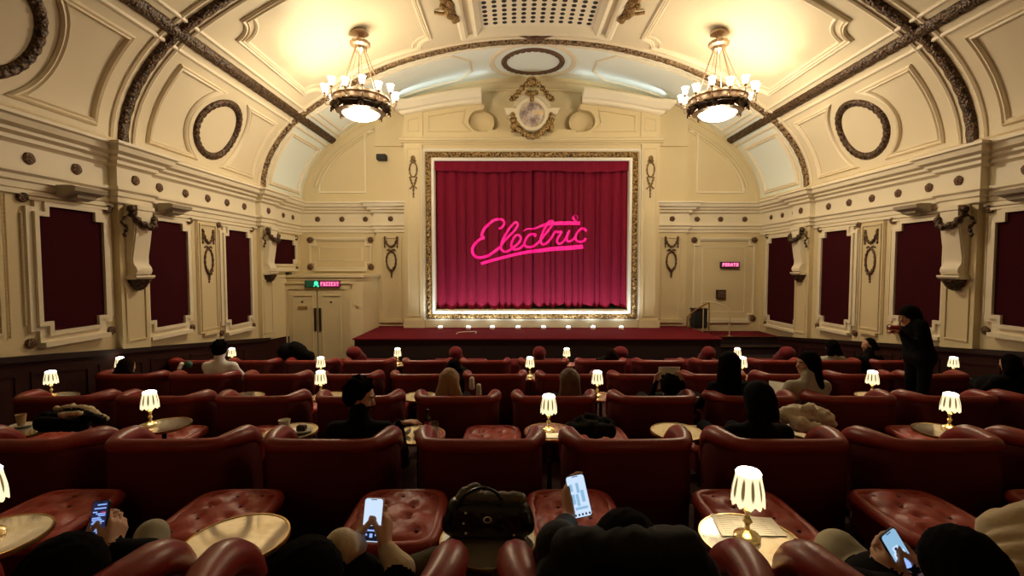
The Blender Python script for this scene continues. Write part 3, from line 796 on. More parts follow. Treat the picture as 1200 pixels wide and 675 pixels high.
b=MB(); rectband(b,-2.91,2.91,1.53,6.12,.155,YP,9,.07,1,.045)
b.build('gilt_frame','gold',pros,smooth=60)
b=MB(); rectband(b,-2.75,2.75,1.69,5.96,.09,YP,6,.045,0,flat=True); rectband(b,-3.0,3.0,1.49,6.2,.07,YP,5,.03,0)
M['slip']=mat('white painted slip',(.86,.83,.74),.45)
b.build('frame_slip','slip',pros,smooth=25)
for sg in(-1,1):
    b=MB(); X=sg*3.22; fn=lambda u,v,h:Vec((X+u,YP-.07-h,v))
    pts=[fn(.10*math.cos(a),5.62+.20*math.sin(a),.03) for a in [2*PI*i/30 for i in range(30)]]
    b.tube(pts,[.020*(1+.3*math.sin(i*2.2)) for i in range(30)],7,closed=True)
    b.sphere(fn(0,5.92,.03),.065,10,7,(1,.5,1.2)); lumpy(b,[fn(-.08,5.86,.02),fn(0,5.80,.03),fn(.08,5.86,.02)],.02)
    lumpy(b,[fn(-.09,5.42,.03),fn(-.05,5.28,.03),fn(0,5.16,.03),fn(.05,5.28,.03),fn(.09,5.42,.03)],.025)
    lumpy(b,[fn(-.10,5.10,.03),fn(0,5.18,.03),fn(.10,5.10,.03)],.016); lumpy(b,[fn(0,5.18,.02),fn(0,5.0,.03),fn(0,4.86,.01)],.02)
    b.build('pilaster_drop','goldfine',pros,smooth=60)
# central roundel
rc=at(622,133.5,YP-.1); RX,RZ=0.0,rc.z
root=empty('roundel_ornament',(RX,YP,RZ)); root.parent=pros
fn=lambda u,v,h:Vec((u,-h,v))
b=MB(); b.lathe([(.001,-.10),(.2,-.095),(.30,-.075),(.335,-.05)],n=40,axis='y',cap=False); b.build('painted_disc','medal',root,smooth=50)
b=MB(); b.lathe([(.33,.0),(.33,-.07),(.36,-.11),(.43,-.12),(.46,-.09),(.46,.34)],n=48,axis='y',cap=False)
for e in(-1,1):
    b.prism([(e*.40,.16),(e*.76,.16),(e*.72,.10),(e*.70,.03),(e*.66,-.02),(e*.40,-.02)],fn,-.34,.10)
    b.prism([(e*.40,.0),(e*.62,.0),(e*.58,-.18),(e*.42,-.24)],fn,-.34,.05)
b.prism([(-.5,.2),(-.46,.42),(-.25,.5),(.25,.5),(.46,.42),(.5,.2)],fn,-.34,.04)
b.build('roundel_surround','creamlight',root,smooth=35)
b=MB(); fo=lambda u,v,h:Vec((u,-h,v))
lumpy(b,[fo(-.54,.42,.06),fo(-.46,.44,.1),fo(-.36,.58,.10),(-.18,-.12,.76),fo(0,.82,.12),(.18,-.12,.76),fo(.36,.58,.1),fo(.46,.44,.1),fo(.54,.42,.06)],.065,8,.35,1.5)
b.sphere(fo(0,.84,.12),.13,12,8,(1.2,.7,1.1)); b.sphere(fo(-.56,.40,.06),.055,8,6); b.sphere(fo(.56,.40,.06),.055,8,6)
lumpy(b,[fo(-.16,.60,.08),fo(0,.52,.12),fo(.16,.60,.08)],.05); b.sphere(fo(0,.40,.12),.07,10,7,(.9,.7,1.2))
for e in(-1,1):
    lumpy(b,[fo(e*.52,0,.08),fo(e*.53,-.2,.1),fo(e*.50,-.46,.06)],.06,8,.3,1.4); b.sphere(fo(e*.52,.0,.08),.06,8,6)
lumpy(b,[fo(-.50,-.12,.08),fo(-.40,-.34,.10),fo(-.2,-.54,.12),fo(0,-.60,.13),fo(.2,-.54,.12),fo(.40,-.34,.10),fo(.50,-.12,.08)],.08,9,.25,1.5)
b.build('gilt_swags','gold',root,smooth=60)
# ------------------------------------------------------------------ curtain
random.seed(11)
folds=[]; x=-2.66
while x<2.66:
    w=random.choice([.13,.17,.21,.26,.33]) ; folds.append((x,w)); x+=w
def fold_y(x,z=3.0):
    # soft bulging pleats separated by narrow creases
    for (a,w) in folds:
        if a<=x<a+w:
            t=(x-a)/w; d=.115*(math.sin(PI*t)**.8)*(.5+w*2.0)
            break
    else: d=0
    k_=1-.35*max(0,(z-4.2)/1.7)
    cen=-.05*math.exp(-((x-.05)/.035)**2)
    return 13.20-d*k_-cen+.008*math.sin(z*2+x*31)*(.3+max(0,4.5-z)/3)
def leaf(name,x0,x1,parent,seed):
    rnd=random.Random(seed); nx=int((x1-x0)/.0125); nz=26; v=[];f=[]
    for i in range(nx+1):
        x=x0+(x1-x0)*i/nx
        ph=fold_y(x)
        zb=1.86+(13.17-ph)*-.55+.03*math.sin(x*9)+(.05 if x0>0 else 0)+ (.03*math.sin(x*17) if x0>0 else 0)
        for j in range(nz+1):
            z=zb+(5.93-zb)*j/nz; v.append((x,fold_y(x,z),z))
    for i in range(nx):
        for j in range(nz): f.append((i*(nz+1)+j,i*(nz+1)+j+1,(i+1)*(nz+1)+j+1,(i+1)*(nz+1)+j))
    o=MB().add(v,f).build(name,'curtain',parent,smooth=180); return o
cur=empty('stage_curtain',(0,13.17,1.85),'closed crimson velvet stage curtains filling the gilt proscenium frame','curtain')
for x0,x1 in((-2.66,.05),(.05,2.66)):
    o=leaf('curtain_leaf',x0,x1,cur,1); o.location=(0,-13.17,-1.85)
b=MB(); v=[];f=[]; nx=260
for i in range(nx+1):
    x=-2.66+5.32*i/nx; zb=5.62-.02+.022*math.sin(x*2.3+1)+.01*math.sin(x*11); y=13.02-.018*math.sin(x*23)-.01*math.sin(x*9)
    for j in range(5): v.append((x,y-.004*j,zb+(5.93-zb)*j/4))
for i in range(nx):
    for j in range(4): f.append((i*5+j,i*5+j+1,(i+1)*5+j+1,(i+1)*5+j))
b.add(v,f); o=b.build('valance','curtain',cur,smooth=180); o.location=(0,-13.17,-1.85)
b=MB().box(-2.66,2.66,13.24,13.28,1.8,5.9); o=b.build('backcloth','black',cur,smooth=0); o.location=(0,-13.17,-1.85)
# projected script lettering, its light put into glowing ribbons on the folds
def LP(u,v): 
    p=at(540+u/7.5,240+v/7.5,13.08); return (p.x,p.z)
strokes=[
 ([(332,205),(352,203),(372,185),(383,155),(365,130),(335,125),(295,135),(250,165),(212,202),(192,240),(185,270),(200,290),(165,305),(125,340),(102,385),(108,430),(138,460),(185,462),(235,448),(285,418),(345,372)],[20]*6+[24]*15),
 ([(345,372),(380,320),(430,268),(475,222),(500,180),(490,155),(462,165),(425,210),(390,265),(362,325),(352,370),(365,402),(395,412),(430,398),(455,378)],20),
 ([(455,378),(492,352),(520,318),(526,285),(505,265),(478,275),(455,310),(443,350),(452,382),(482,392),(520,380),(560,345)],20),
 ([(648,282),(655,262),(628,255),(598,268),(572,300),(560,335),(568,362),(600,372),(640,362),(672,340),(700,310)],20),
 ([(700,310),(745,255),(785,205),(812,160),(800,140),(775,150),(745,195),(718,250),(703,300),(706,335),(728,348),(762,330),(795,292),(822,248)],20),
 ([(822,248),(838,232),(852,240),(884,236),(872,262),(850,300),(848,328),(868,342),(900,325),(925,290),(945,240)],19),
 ([(955,222),(938,270),(932,305),(948,322),(978,312),(1005,285)],19),
 ([(1105,232),(1085,208),(1055,212),(1025,245),(1008,285),(1018,312),(1050,325),(1085,315),(1098,292)],20),
 ([(550,230),(585,212),(655,206),(705,186),(760,168),(850,162),(950,160),(1050,160)],[11,13,15,20,28,32,32,32]),
 ([(178,518),(240,498),(350,468),(480,436),(600,412),(700,402),(800,388),(950,378),(1080,366)],[24,26,26,26,28,32,36,38,38]),
]
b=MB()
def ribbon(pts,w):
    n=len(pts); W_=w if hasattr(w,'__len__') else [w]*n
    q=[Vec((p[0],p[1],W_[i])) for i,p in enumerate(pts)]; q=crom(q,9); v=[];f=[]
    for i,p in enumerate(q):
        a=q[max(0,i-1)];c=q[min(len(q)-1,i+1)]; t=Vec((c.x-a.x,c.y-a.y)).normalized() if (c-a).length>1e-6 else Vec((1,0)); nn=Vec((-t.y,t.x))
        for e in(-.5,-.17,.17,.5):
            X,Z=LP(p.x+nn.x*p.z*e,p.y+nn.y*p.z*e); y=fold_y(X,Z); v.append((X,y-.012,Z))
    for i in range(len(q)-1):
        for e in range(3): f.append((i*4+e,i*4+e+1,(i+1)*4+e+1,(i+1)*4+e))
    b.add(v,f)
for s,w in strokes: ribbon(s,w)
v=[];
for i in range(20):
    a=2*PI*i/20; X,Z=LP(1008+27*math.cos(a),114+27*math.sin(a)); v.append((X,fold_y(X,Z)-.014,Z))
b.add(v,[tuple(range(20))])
o=b.build('projected_script','projglow',smooth=180,origin=(.1,13.1,3.7)); tag(o,'projected magenta handwritten word Electric with underline, its light painted on the crimson curtain','lettering')
# ------------------------------------------------------------------ stage, landing and steps
ST=1.31
b=MB(); b.box(-4.24,4.36,10.95,YP-.06,-.2,ST-.03,0); b.box(-4.27,4.39,10.90,YP-.06,ST-.03,ST,1)
wg=MB()
for xa,xb in((-4.24,-3.53),(3.53,4.36)): wg.box(xa,xb,YP-.06,YE-.002,-.2,ST-.03,0); wg.box(xa-.02,xb+.02,YP-.06,YE-.002,ST-.03,ST,1)
struct(wg.build('floor_stage_wings',['stageface','carpet'],smooth=0))
stage=b.build('stage',['stageface','carpet'],smooth=0); tag(stage,'low stage platform with black front and crimson carpet top below the curtain','stage')
b=MB(); b.box(-4.2,4.3,10.75,10.95,-.2,.72); b.build('stage_step','stageface',stage,smooth=0)
b=MB()
b.box(4.40,6.49,12.25,YE-.01,-.3,1.13,0); b.box(4.40,6.49,12.22,YE-.01,1.13,1.16,1)
b.box(4.40,6.49,11.85,12.25,-.3,.93,0); b.box(4.40,6.49,11.83,12.25,.93,.955,0)
b.box(4.40,6.49,11.45,11.85,-.3,.73,0); b.box(4.40,6.49,11.43,11.85,.73,.755,0)
b.box(4.40,6.49,11.05,11.45,-.3,.53,0)
o=b.build('stage_steps',['stageface','carpet'],smooth=0); tag(o,'dark carpeted steps and landing at the right side of the stage','steps')
b=MB()
for z,y in((1.165,12.22),(.96,11.83),(.76,11.43)): b.box(4.40,6.49,y-.012,y+.02,z-.008,z+.004)
b.build('step_nosing','brass',o,smooth=0)
def rail(name,pts,r,label,posts,mt='brass'):
    root=empty(name,posts[0][0],label,'handrail'); og=Vec(posts[0][0])
    b=MB(); b.tube([Vec(p)-og for p in crom(pts,6)],r,8); b.build('grab_rail',mt,root)
    for a,c in posts:
        b=MB(); b.tube([Vec(a)-og,Vec(c)-og],r*.95,8); b.lathe([(.05,0),(.05,.012),(r,.016)],Vec(a)-og,12); b.build('post',mt,root)
pA=at(812,381,12.3); pB=at(831,354,12.1); 
rail('stage_handrail',[(pB.x-.02,12.1,pB.z-.04),(pB.x-.06,12.1,pB.z-.03),(4.25,12.5,1.75),(4.18,12.55,1.62)],.022,'slim brass handrail rising beside the steps at the right stage corner',[((pB.x,12.1,.955),(pB.x,12.1,pB.z)),((4.16,12.55,ST),(4.16,12.55,1.66))])
pC=at(855,376,12.3)
M['creamrail']=mat('cream rail',(.5,.42,.26),.5)
rail('landing_rail',[(pC.x,12.3,pC.z),(pC.x-.03,12.35,pC.z+.32),(pC.x-.3,12.6,pC.z+.46),(pB.x+.1,12.7,pC.z+.46)],.016,'thin curved cream rail with dark post on the landing right of stage',[((pC.x,12.3,1.16),(pC.x,12.3,pC.z+.02)),((pB.x+.1,12.7,1.16),(pB.x+.1,12.7,pC.z+.46))],'creamrail')
# black lectern box standing on the stage end
p0=at(813,388,12.75); p1=at(830,363,12.75)
b=MB(); cx=(p0.x+p1.x)/2; w=(p1.x-p0.x)/2; b.bbox(cx-w,cx+w-.03,12.72,13.0,ST,p1.z,.012)
o=b.build('lectern','black',smooth=0,origin=(cx,12.86,ST)); tag(o,'small black lectern on the stage beside right-hand brass rail','lectern')
b=MB(); b.prism([(-w-.02,p1.z-ST),(w,p1.z-ST),(w,p1.z-ST+.03),(-w-.02,p1.z-ST+.03)],lambda u,v,h:(u,h,v),-.17,.16); b.build('lectern_top','black',o,smooth=0)
# footlights
g='row of footlights at the foot of the curtain frame'
fx=[516,549,577,607,637,666,695,728]
for i,px in enumerate(fx):
    p=at(px,385.5,12.55); 
    root=empty('footlight',(p.x,12.55,ST),'small round white footlight on stage, %s from the left below the curtain'%(['first','second','third','fourth','fifth','sixth','seventh','eighth'][i]),'stage light',g)
    b=MB(); b.lathe([(.06,0),(.07,.01),(.07,.06),(.062,.065)],n=16); b.build('housing','slip',root)
    b=MB(); b.sphere((0,-.0,.065),.052,12,6,(1,1,.55)); b.build('lens','foot',root)
# loose cable/marking on the carpet near the second footlight
b=MB(); p=[at(535,392,11.6),at(538,388.5,11.9),at(548,387.5,12.0),at(558,388,12.0),at(557,391,11.7)]
b.tube([(q.x,q.y,ST+.012) for q in crom(p,5)],.008,5); o=b.build('stage_cable','slip',origin=(p[2].x,p[2].y,ST)); tag(o,'thin pale cable loop lying on the crimson stage carpet','cable')
# ------------------------------------------------------------------ door lobby at left
LZ=at(380,322,11.9).z
plan=[(-6.5,11.15),(-6.30,11.9),(at(330,360,11.95).x,11.95),(at(408,360,11.95).x,11.95),(-4.35,12.35),(-4.28,13.3),(-6.5,13.3)]
plan=[(-6.5,11.2),(-6.28,11.95),(-4.66,11.95),(-4.40,12.12),(-4.30,12.5),(-4.28,13.3),(-6.5,13.3)]
b=MB(); b.prism(plan,lambda u,v,h:(u,v,h),-.3,LZ-.07)
cxp=[(x+(.05 if x>-5 else 0)*1,y-(.05 if y<12.3 else 0)) for x,y in plan]
b.prism(cxp,lambda u,v,h:(u,v,h),LZ-.07,LZ)
b.prism([(x+(.02 if x>-5 else 0),y-(.02 if y<12.3 else 0)) for x,y in plan],lambda u,v,h:(u,v,h),LZ-.14,LZ-.10)
lob=struct(b.build('wall_door_lobby','cream',smooth=40))
fl=floor_z(11.9)
b=MB(); b.prism([(-6.5,11.2-.02),(-6.28,11.95-.02),(-6.22,11.93),(-6.22,11.90),(-6.31,11.90),(-6.46,11.17)],lambda u,v,h:(u,v,h),fl,at(330,394,11.9).z)
b.build('lobby_dado','dado',lob,smooth=0)
xd0,xd1=at(338,380,11.93).x,at(405,380,11.93).x; zt=at(372,339,11.93).z; xm=at(372.5,380,11.93).x
WD=lambda u,v,h:(u,11.95-h,v)
b=MB(); b.ringprism([(xd0-.14,fl),(xd1+.14,fl),(xd1+.14,zt+.14),(xd0-.14,zt+.14)],[(xd0,fl-.01),(xd1,fl-.01),(xd1,zt),(xd0,zt)],WD,0,.06)
b.prism([(xd0-.20,zt+.14),(xd1+.20,zt+.14),(xd1+.20,zt+.18),(xd0-.20,zt+.18)],WD,0,.09)
b.build('door_casing','cream',lob,smooth=0)
k=0
for i,(a,c) in enumerate(((xd0+.01,xm-.012),(xm+.012,xd1-.01))):
    b=MB(); b.prism([(a,fl+.02),(c,fl+.02),(c,zt-.01),(a,zt-.01)],WD,.005,.035)
    rect_mould(b,lambda u,v,h:WD(u,v,h+.035),a+.11,c-.09,fl+.35,zt-.14,.03,.02)
    o=struct(b.build('door_%d'%(i+1),'cream',smooth=0))
    b=MB(); hx=xm-.075 if i==0 else xm+.045; b.box(hx,hx+.05 if i else hx+.055,11.89,11.915,at(0,388,11.9).z,at(0,361,11.9).z); b.build('push_plate','iron',o,smooth=0)
    b=MB(); b.sphere(WD((a+c)/2,zt-.32,.045),.028,8,6); b.build('spyhole','iron',o)
    if i==0:
        b=MB(); b.box((a+c)/2-.12,(a+c)/2+.12,11.905,11.915,zt-.52,zt-.43); b.build('door_plate','brass',o,smooth=0)
b=MB(); b.box(xm-.012,xm+.012,11.93,11.94,fl,zt-.01); b.build('door_gap','black',lob,smooth=0)
b=MB(); p=at(418,354,11.93); b.box(p.x-.05,p.x+.05,11.93,11.955,p.z-.03,p.z+.03); o=b.build('light_switch','creamlight',lob,smooth=0)
# small camera on ledge
p=at(315,319,11.6); b=MB(); b.bbox(-.05,.05,-.08,.08,0,.06,.01); b.lathe([(.02,-.08),(.022,-.10)],(0,0,.03),10,axis='y'); o=b.build('security_camera','black'); o.location=(-6.24,11.98,LZ+.001); tag(o,'tiny black camera on the ledge below the small left fabric panel','camera')
# ------------------------------------------------------------------ dot matrix signs
FONT={'F':['111','100','110','100','100'],'U':['101','101','101','101','111'],'Z':['111','001','010','100','111'],'E':['111','100','110','100','111'],'X':['101','101','010','101','101'],'I':['1','1','1','1','1'],'T':['111','010','010','010','010'],'?':['111','001','011','000','010'],'C':['111','100','100','100','111'],'O':['111','101','101','101','111'],'N':['101','111','111','111','101'],'P':['111','101','111','100','100'],'R':['110','101','110','101','101'],'A':['010','101','111','101','101'],'7':['111','001','010','010','010'],'S':['111','100','111','001','111'],'L':['100','100','100','100','111'],'K':['101','110','100','110','101']}
def dotword(b,word,x0,x1,z0,z1,y):
    n=sum(len(FONT[c][0])+1 for c in word)-1; dx=(x1-x0)/n; dz=(z1-z0)/5; X=x0
    for c in word:
        for r,row in enumerate(FONT[c]):
            for q,ch in enumerate(row):
                if ch=='1': b.box(X+q*dx+.1*dx,X+(q+1)*dx-.02*dx,y-.004,y,z1-(r+1)*dz+.04*dz,z1-r*dz-.04*dz)
        X+=(len(FONT[c][0])+1)*dx
a0=at(357,328.5,11.85); a1=at(374.5,337,11.85); a2=at(398.5,336,11.85)
root=empty('exit_sign',(a0.x,11.85,a1.z),'small green and magenta illuminated sign above the cream double doors','sign')
og=Vec((a0.x,11.85,a1.z)); w1=a1.x-a0.x; w2=a2.x-a0.x; hh=a0.z-a1.z
b=MB(); b.box(0,w1,0,.08,0,hh); b.build('sign_case','black',root,smooth=0)
b=MB(); b.box(.03,w1-.01,-.006,0,.015,hh-.015); b.build('green_face','greenled',root,smooth=0)
b=MB(); b.sphere((w1*.78,-.012,hh*.60),hh*.30,12,8,(1,.2,1)); b.tube([(w1*.74,-.012,hh*.5),(w1*.95,-.012,hh*.12)],.02,6); b.tube([(w1*.74,-.012,hh*.5),(w1*.62,-.012,hh*.15)],.015,6); b.build('running_figure','greenman',root)
b=MB(); b.ringprism([(w1*.15,.03),(w1*.36,.03),(w1*.36,hh-.03),(w1*.15,hh-.03)],[(w1*.19,.03),(w1*.32,.03),(w1*.32,hh-.05),(w1*.19,hh-.05)],lambda u,v,h:(u,-h,v),.007,.01); b.build('door_pictogram','greenman2' if 0 else 'teal',root,smooth=0)
b=MB(); b.box(w1,w2,0,.06,.01,hh-.01); b.build('led_case','black',root,smooth=0)
b=MB(); b.box(w1+.012,w2-.012,-.004,0,.022,hh-.022); b.build('led_panel','magenta',root,smooth=0)
b=MB(); dotword(b,'FUZZEX7',w1+.03,w2-.04,.045,hh-.045,-.005); b.build('led_letters','pinkled',root,smooth=0)
a0=at(845,306.8,13.2); a2=at(867,314,13.2)
root=empty('led_sign',(a0.x,13.2,a2.z),'small black-framed pink led sign on the end wall right of the curtain','sign'); w2=a2.x-a0.x; hh=a0.z-a2.z
b=MB(); b.bbox(0,w2,0,.09,0,hh,.01); b.build('led_case','black',root,smooth=0)
b=MB(); b.box(.03,w2-.03,-.004,0,.03,hh-.02); b.build('led_panel','magenta',root,smooth=0)
b=MB(); dotword(b,'PORATO',.04,w2-.05,.045,hh-.035,-.005); b.build('led_letters','pinkled',root,smooth=0)
p=at(845,345,13.25); b=MB(); b.bbox(-.13,.13,-.03,.05,-.13,.13,.01); o=b.build('wall_box','iron',smooth=0); o.location=(p.x,13.25,p.z); tag(o,'small brown square box on the end wall below the right led sign','wall box')
b=MB(); b.bbox(-.10,.10,-.034,-.03,-.10,.10,.002); b.build('box_cover','bronzefine',o,smooth=0)
p=at(448,185,13.1); b=MB(); b.bbox(-.13,.13,-.15,.05,-.08,.08,.015); b.lathe([(.05,-.155),(.055,-.15)],(.05,0,0),14,axis='y'); o=b.build('wall_loudspeaker','black',smooth=0); o.location=(p.x,13.1,p.z); tag(o,'small black box loudspeaker high on the end wall left of the proscenium','speaker')
# ------------------------------------------------------------------ chandeliers
def chandelier(px,label):
    X=3.53 if px>600 else -3.53; Y=9.45
    c=Vec((X,Y,0)); 
    # ceiling rose height from the vault
    def zs(x):
        best=min(range(len(VC)),key=lambda i:abs(VC[i][0]-abs(x))); return VC[best][1]
    zt=zs(X); root=empty('chandelier',(X,Y,zt),label,'chandelier')
    H=lambda z:z-zt
    b=MB(); b.lathe([(.001,.02),(.10,.0),(.16,-.05),(.17,-.08),(.11,-.10),(.03,-.13),(.001,-.13)],n=24); b.build('ceiling_rose','brass2',root)
    zc=7.36; b=MB(); b.lathe([(.06,H(zc)+.08),(.13,H(zc)+.07),(.19,H(zc)+.04),(.19,H(zc)-.02),(.13,H(zc)-.05),(.12,H(zc)-.11),(.06,H(zc)-.15),(.02,H(zc)-.19)],n=24,mod=lambda a,z:1+.05*math.cos(12*a)); b.build('crown','brass2',root)
    b=MB()
    for i in range(3):
        a=2*PI*i/3; b.tube([(.05*math.cos(a),.05*math.sin(a),-.1),(.08*math.cos(a),.08*math.sin(a),H(zc)+.05)],.008,5)
    nl=8
    for i in range(nl):
        a=2*PI*i/nl+.2; p=Vec((.10*math.cos(a),.10*math.sin(a),H(zc)-.1)); q=Vec((.44*math.cos(a),.44*math.sin(a),H(6.36)))
        n=34; pts=[p.lerp(q,j/n) for j in range(n+1)]; b.tube(pts,[.013 if j%2 else .006 for j in range(n+1)],5)
    b.build('chains','brass2',root)
    zr=6.20
    b=MB(); b.lathe([(.50,H(zr)+.13),(.55,H(zr)+.14),(.56,H(zr)+.10),(.52,H(zr)+.08),(.53,H(zr)+.0),(.57,H(zr)-.02),(.57,H(zr)-.05),(.48,H(zr)-.07),(.48,H(zr)+.1)],n=64,mod=lambda a,z:1+.012*math.cos(32*a),cap=False); b.build('ring_band','brass2',root)
    b=MB(); b.lathe([(.57,H(zr)-.04),(.56,H(zr)-.08),(.50,H(zr)-.10),(.47,H(zr)-.16),(.38,H(zr)-.19),(.34,H(zr)-.18),(.36,H(zr)-.12),(.47,H(zr)-.06)],n=64,mod=lambda a,z:1+.03*math.cos(24*a),cap=False)
    for i in range(8):
        a=2*PI*i/8+.3; b.sphere((.52*math.cos(a),.52*math.sin(a),H(zr)-.13),.055,8,6,(1,1,.8))
        b.sphere((.55*math.cos(a),.55*math.sin(a),H(zr)-.17),.03,8,6)
    b.build('lower_ring','iron',root)
    b=MB(); b.lathe([(.37,H(zr)-.15),(.36,H(zr)-.19),(.31,H(zr)-.24),(.22,H(zr)-.28),(.11,H(zr)-.305),(.001,H(zr)-.31)],n=36,cap=False); b.build('glass_bowl','bowl',root)
    na=14
    for i in range(na):
        a=2*PI*i/na+.12; ca,sa=math.cos(a),math.sin(a); hi=(i%2)*.05
        R=.68
        arm=MB(); arm.tube(crom([(ca*.55,sa*.55,H(zr)+.02),(ca*.62,sa*.62,H(zr)-.03),(ca*.68,sa*.68,H(zr)+.0),(ca*R,sa*R,H(zr)+.08+hi)],5),.012,6); arm.lathe([(.012,-.0),(.035,.01),(.035,.02),(.02,.05)],(ca*R,sa*R,H(zr)+.07+hi),10)
        ao=arm.build('candle_arm','brass2',root)
        cu=MB(); cu.lathe([(.018,.0),(.035,.01),(.05,.04),(.052,.08),(.068,.125),(.075,.14),(.066,.137),(.045,.08),(.02,.02)],(ca*R,sa*R,H(zr)+.11+hi),16,cap=False); cu.build('glass_cup','glow',ao)
    return (X,Y,zt)
M['brass2']=mat('gilt bronze',(.50,.36,.25),.4,metal=.7)
CH=[chandelier(421,'gilt chandelier with glowing glass cups hanging left of the curtain'),chandelier(842,'gilt chandelier with glowing glass cups hanging right of the curtain')]
def light(name,kind,loc,power,col,size=.1,rot=None,**kw):
    d=bpy.data.lights.new(name,kind); d.energy=power; d.color=col
    if kind=='POINT': d.shadow_soft_size=size
    if kind=='AREA': d.size=size
    if kind=='SPOT': d.shadow_soft_size=size; d.spot_size=kw.get('cone',1.5); d.spot_blend=kw.get('blend',.6)
    if 'size_y' in kw: d.shape='RECTANGLE'; d.size_y=kw['size_y']
    o=bpy.data.objects.new(name,d); COL.objects.link(o); o.location=loc
    return o
def aim(o,tgt): o.rotation_euler=(Vec(tgt)-o.location).to_track_quat('-Z','Y').to_euler()
WARM=(1.0,.815,.56)
# ================================================================== FURNITURE
def chair_path(n=5):
    P=[(-.372,.42,.42),(-.374,.41,.50),(-.380,.37,.575),(-.386,.28,.640),(-.378,.18,.655),(-.350,.08,.664),(-.318,.02,.668),(-.24,.0,.668),(-.09,-.005,.668)]
    P=P+[(-x,y,z) for x,y,z in P[::-1]]
    return crom(P,n)
def make_chair():
    root=empty('armchair',(0,0,0))
    pth=chair_path(4); n=len(pth)
    # padded roll along arms and back
    R=[]
    for p in pth:
        side=min(1,abs(p.x)/.385); R.append(.046+.020*max(0,1-((p.y-.24)/.20)**2)*(side**2))
    b=MB(); b.tube([Vec(p) for p in pth],R,12,nrm=Vec((0,0,1)))
    for e in(0,-1):
        b.sphere(pth[e],R[e]*1.02,10,8)
    b.build('padded_roll','leather',root,smooth=70)
    # outer shell under the roll
    b=MB(); v=[];f=[]
    for i,p in enumerate(pth):
        a=pth[max(0,i-1)];c=pth[min(n-1,i+1)]; t=Vec((c.x-a.x,c.y-a.y,0)).normalized(); o=Vec((t.y,-t.x,0))
        # outward normal (away from chair centre)
        if o.dot(Vec((p.x,p.y-.35,0)))<0:o=-o
        q=Vec((p.x,p.y,0)); zt=p.z+.0
        out=.035
        for off,z in((out-.03,.09),(out,.12),(out+.004,(zt+.12)/2),(out,zt-.02),(-.04,zt-.01),(-.055,.40),(-.05,.12)):
            r=q*1+o*off; v.append((r.x,r.y,z))
    m=7
    for i in range(n-1):
        for k_ in range(m): f.append((i*m+k_,i*m+(k_+1)%m,(i+1)*m+(k_+1)%m,(i+1)*m+k_))
    f.append(tuple(range(m))); f.append(tuple((n-1)*m+k_ for k_ in range(m))[::-1])
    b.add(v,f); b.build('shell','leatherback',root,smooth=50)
    # piping seam on the back of the shell
    b=MB()
    for sx in(-1,1): b.tube([(sx*.30,.03-.05,.12),(sx*.31,.025-.045,.35),(sx*.31,.03-.045,.60)],.006,5)
    b.build('piping','leather',root)
    # seat
    b=MB(); v=[];f=[]; N=14
    for i in range(N+1):
        for j in range(N+1):
            x=-.33+.66*i/N; y=.06+.45*j/N; u=(i/N-.5)*2; w=(j/N-.5)*2
            z=.40+.05*(1-abs(u)**4)*(1-abs(w)**4)
            v.append((x,y,z))
    for i in range(N):
        for j in range(N): o=i*(N+1)+j; f.append((o,o+1,o+N+2,o+N+1))
    b.add(v,f); b.box(-.335,.335,.06,.505,.14,.405)
    b.build('seat_cushion','leather',root,smooth=40)
    # inner back cushion, tufted
    b=MB(); b.sphere((0,.12,.50),.30,14,8,(.95,.22,.45)); b.build('back_cushion','leather',root,smooth=80)
    for sx,sy in((-.30,.05),(.30,.05),(-.32,.43),(.32,.43)):
        b=MB(); b.lathe([(.016,-.02),(.02,.0),(.028,.13)],(sx,sy,0),10); b.build('leg','legwood',root)
    return root
def make_stool():
    root=empty('footstool',(0,0,0)); N=28; v=[];f=[]
    W_,D_=.235,.28
    btn=[(x,y) for y in(-.18,-.06,.06,.18) for x in((-.14,-.0,.14) if abs(y)>.1 else (-.08,.08))]
    for i in range(N+1):
        for j in range(N+1):
            u=-1+2*i/N; w=-1+2*j/N
            # rounded square footprint
            x=W_*u*math.sqrt(1-.06*w*w); y=D_*w*math.sqrt(1-.06*u*u)
            z=.365+.045*(1-abs(u)**6)*(1-abs(w)**6)
            for bx,by in btn: z-=.022*math.exp(-((x-bx)**2+(y-by)**2)/.0006)
            z-=.010*abs(math.sin((x/.14+y/.12)*PI/2))**8+.010*abs(math.sin((x/.14-y/.12)*PI/2))**8
            v.append((x,y,z))
    for i in range(N):
        for j in range(N): o=i*(N+1)+j; f.append((o,o+1,o+N+2,o+N+1))
    b=MB().add(v,f); b.tube([(x*W_*.97,y*D_*.97,.352) for x,y in [(math.copysign(abs(math.cos(a))**.35,math.cos(a)),math.copysign(abs(math.sin(a))**.35,math.sin(a))) for a in [2*PI*(i+.5)/36 for i in range(36)]]],.035,8,closed=True)
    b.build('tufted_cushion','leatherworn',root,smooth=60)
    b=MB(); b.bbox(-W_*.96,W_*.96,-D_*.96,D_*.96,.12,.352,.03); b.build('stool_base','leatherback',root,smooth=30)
    b=MB()
    for bx,by in btn: b.sphere((bx,by,.388),.011,8,6,(1,1,.6))
    o=b.build('buttons','leatherback',root); 
    for sx in(-1,1):
        for sy in(-1,1):
            b=MB(); b.lathe([(.014,0),(.018,.02),(.025,.125)],(sx*.18,sy*.22,0),10); b.build('leg','legwood',root)
    return root
TH=.54; TR=.20
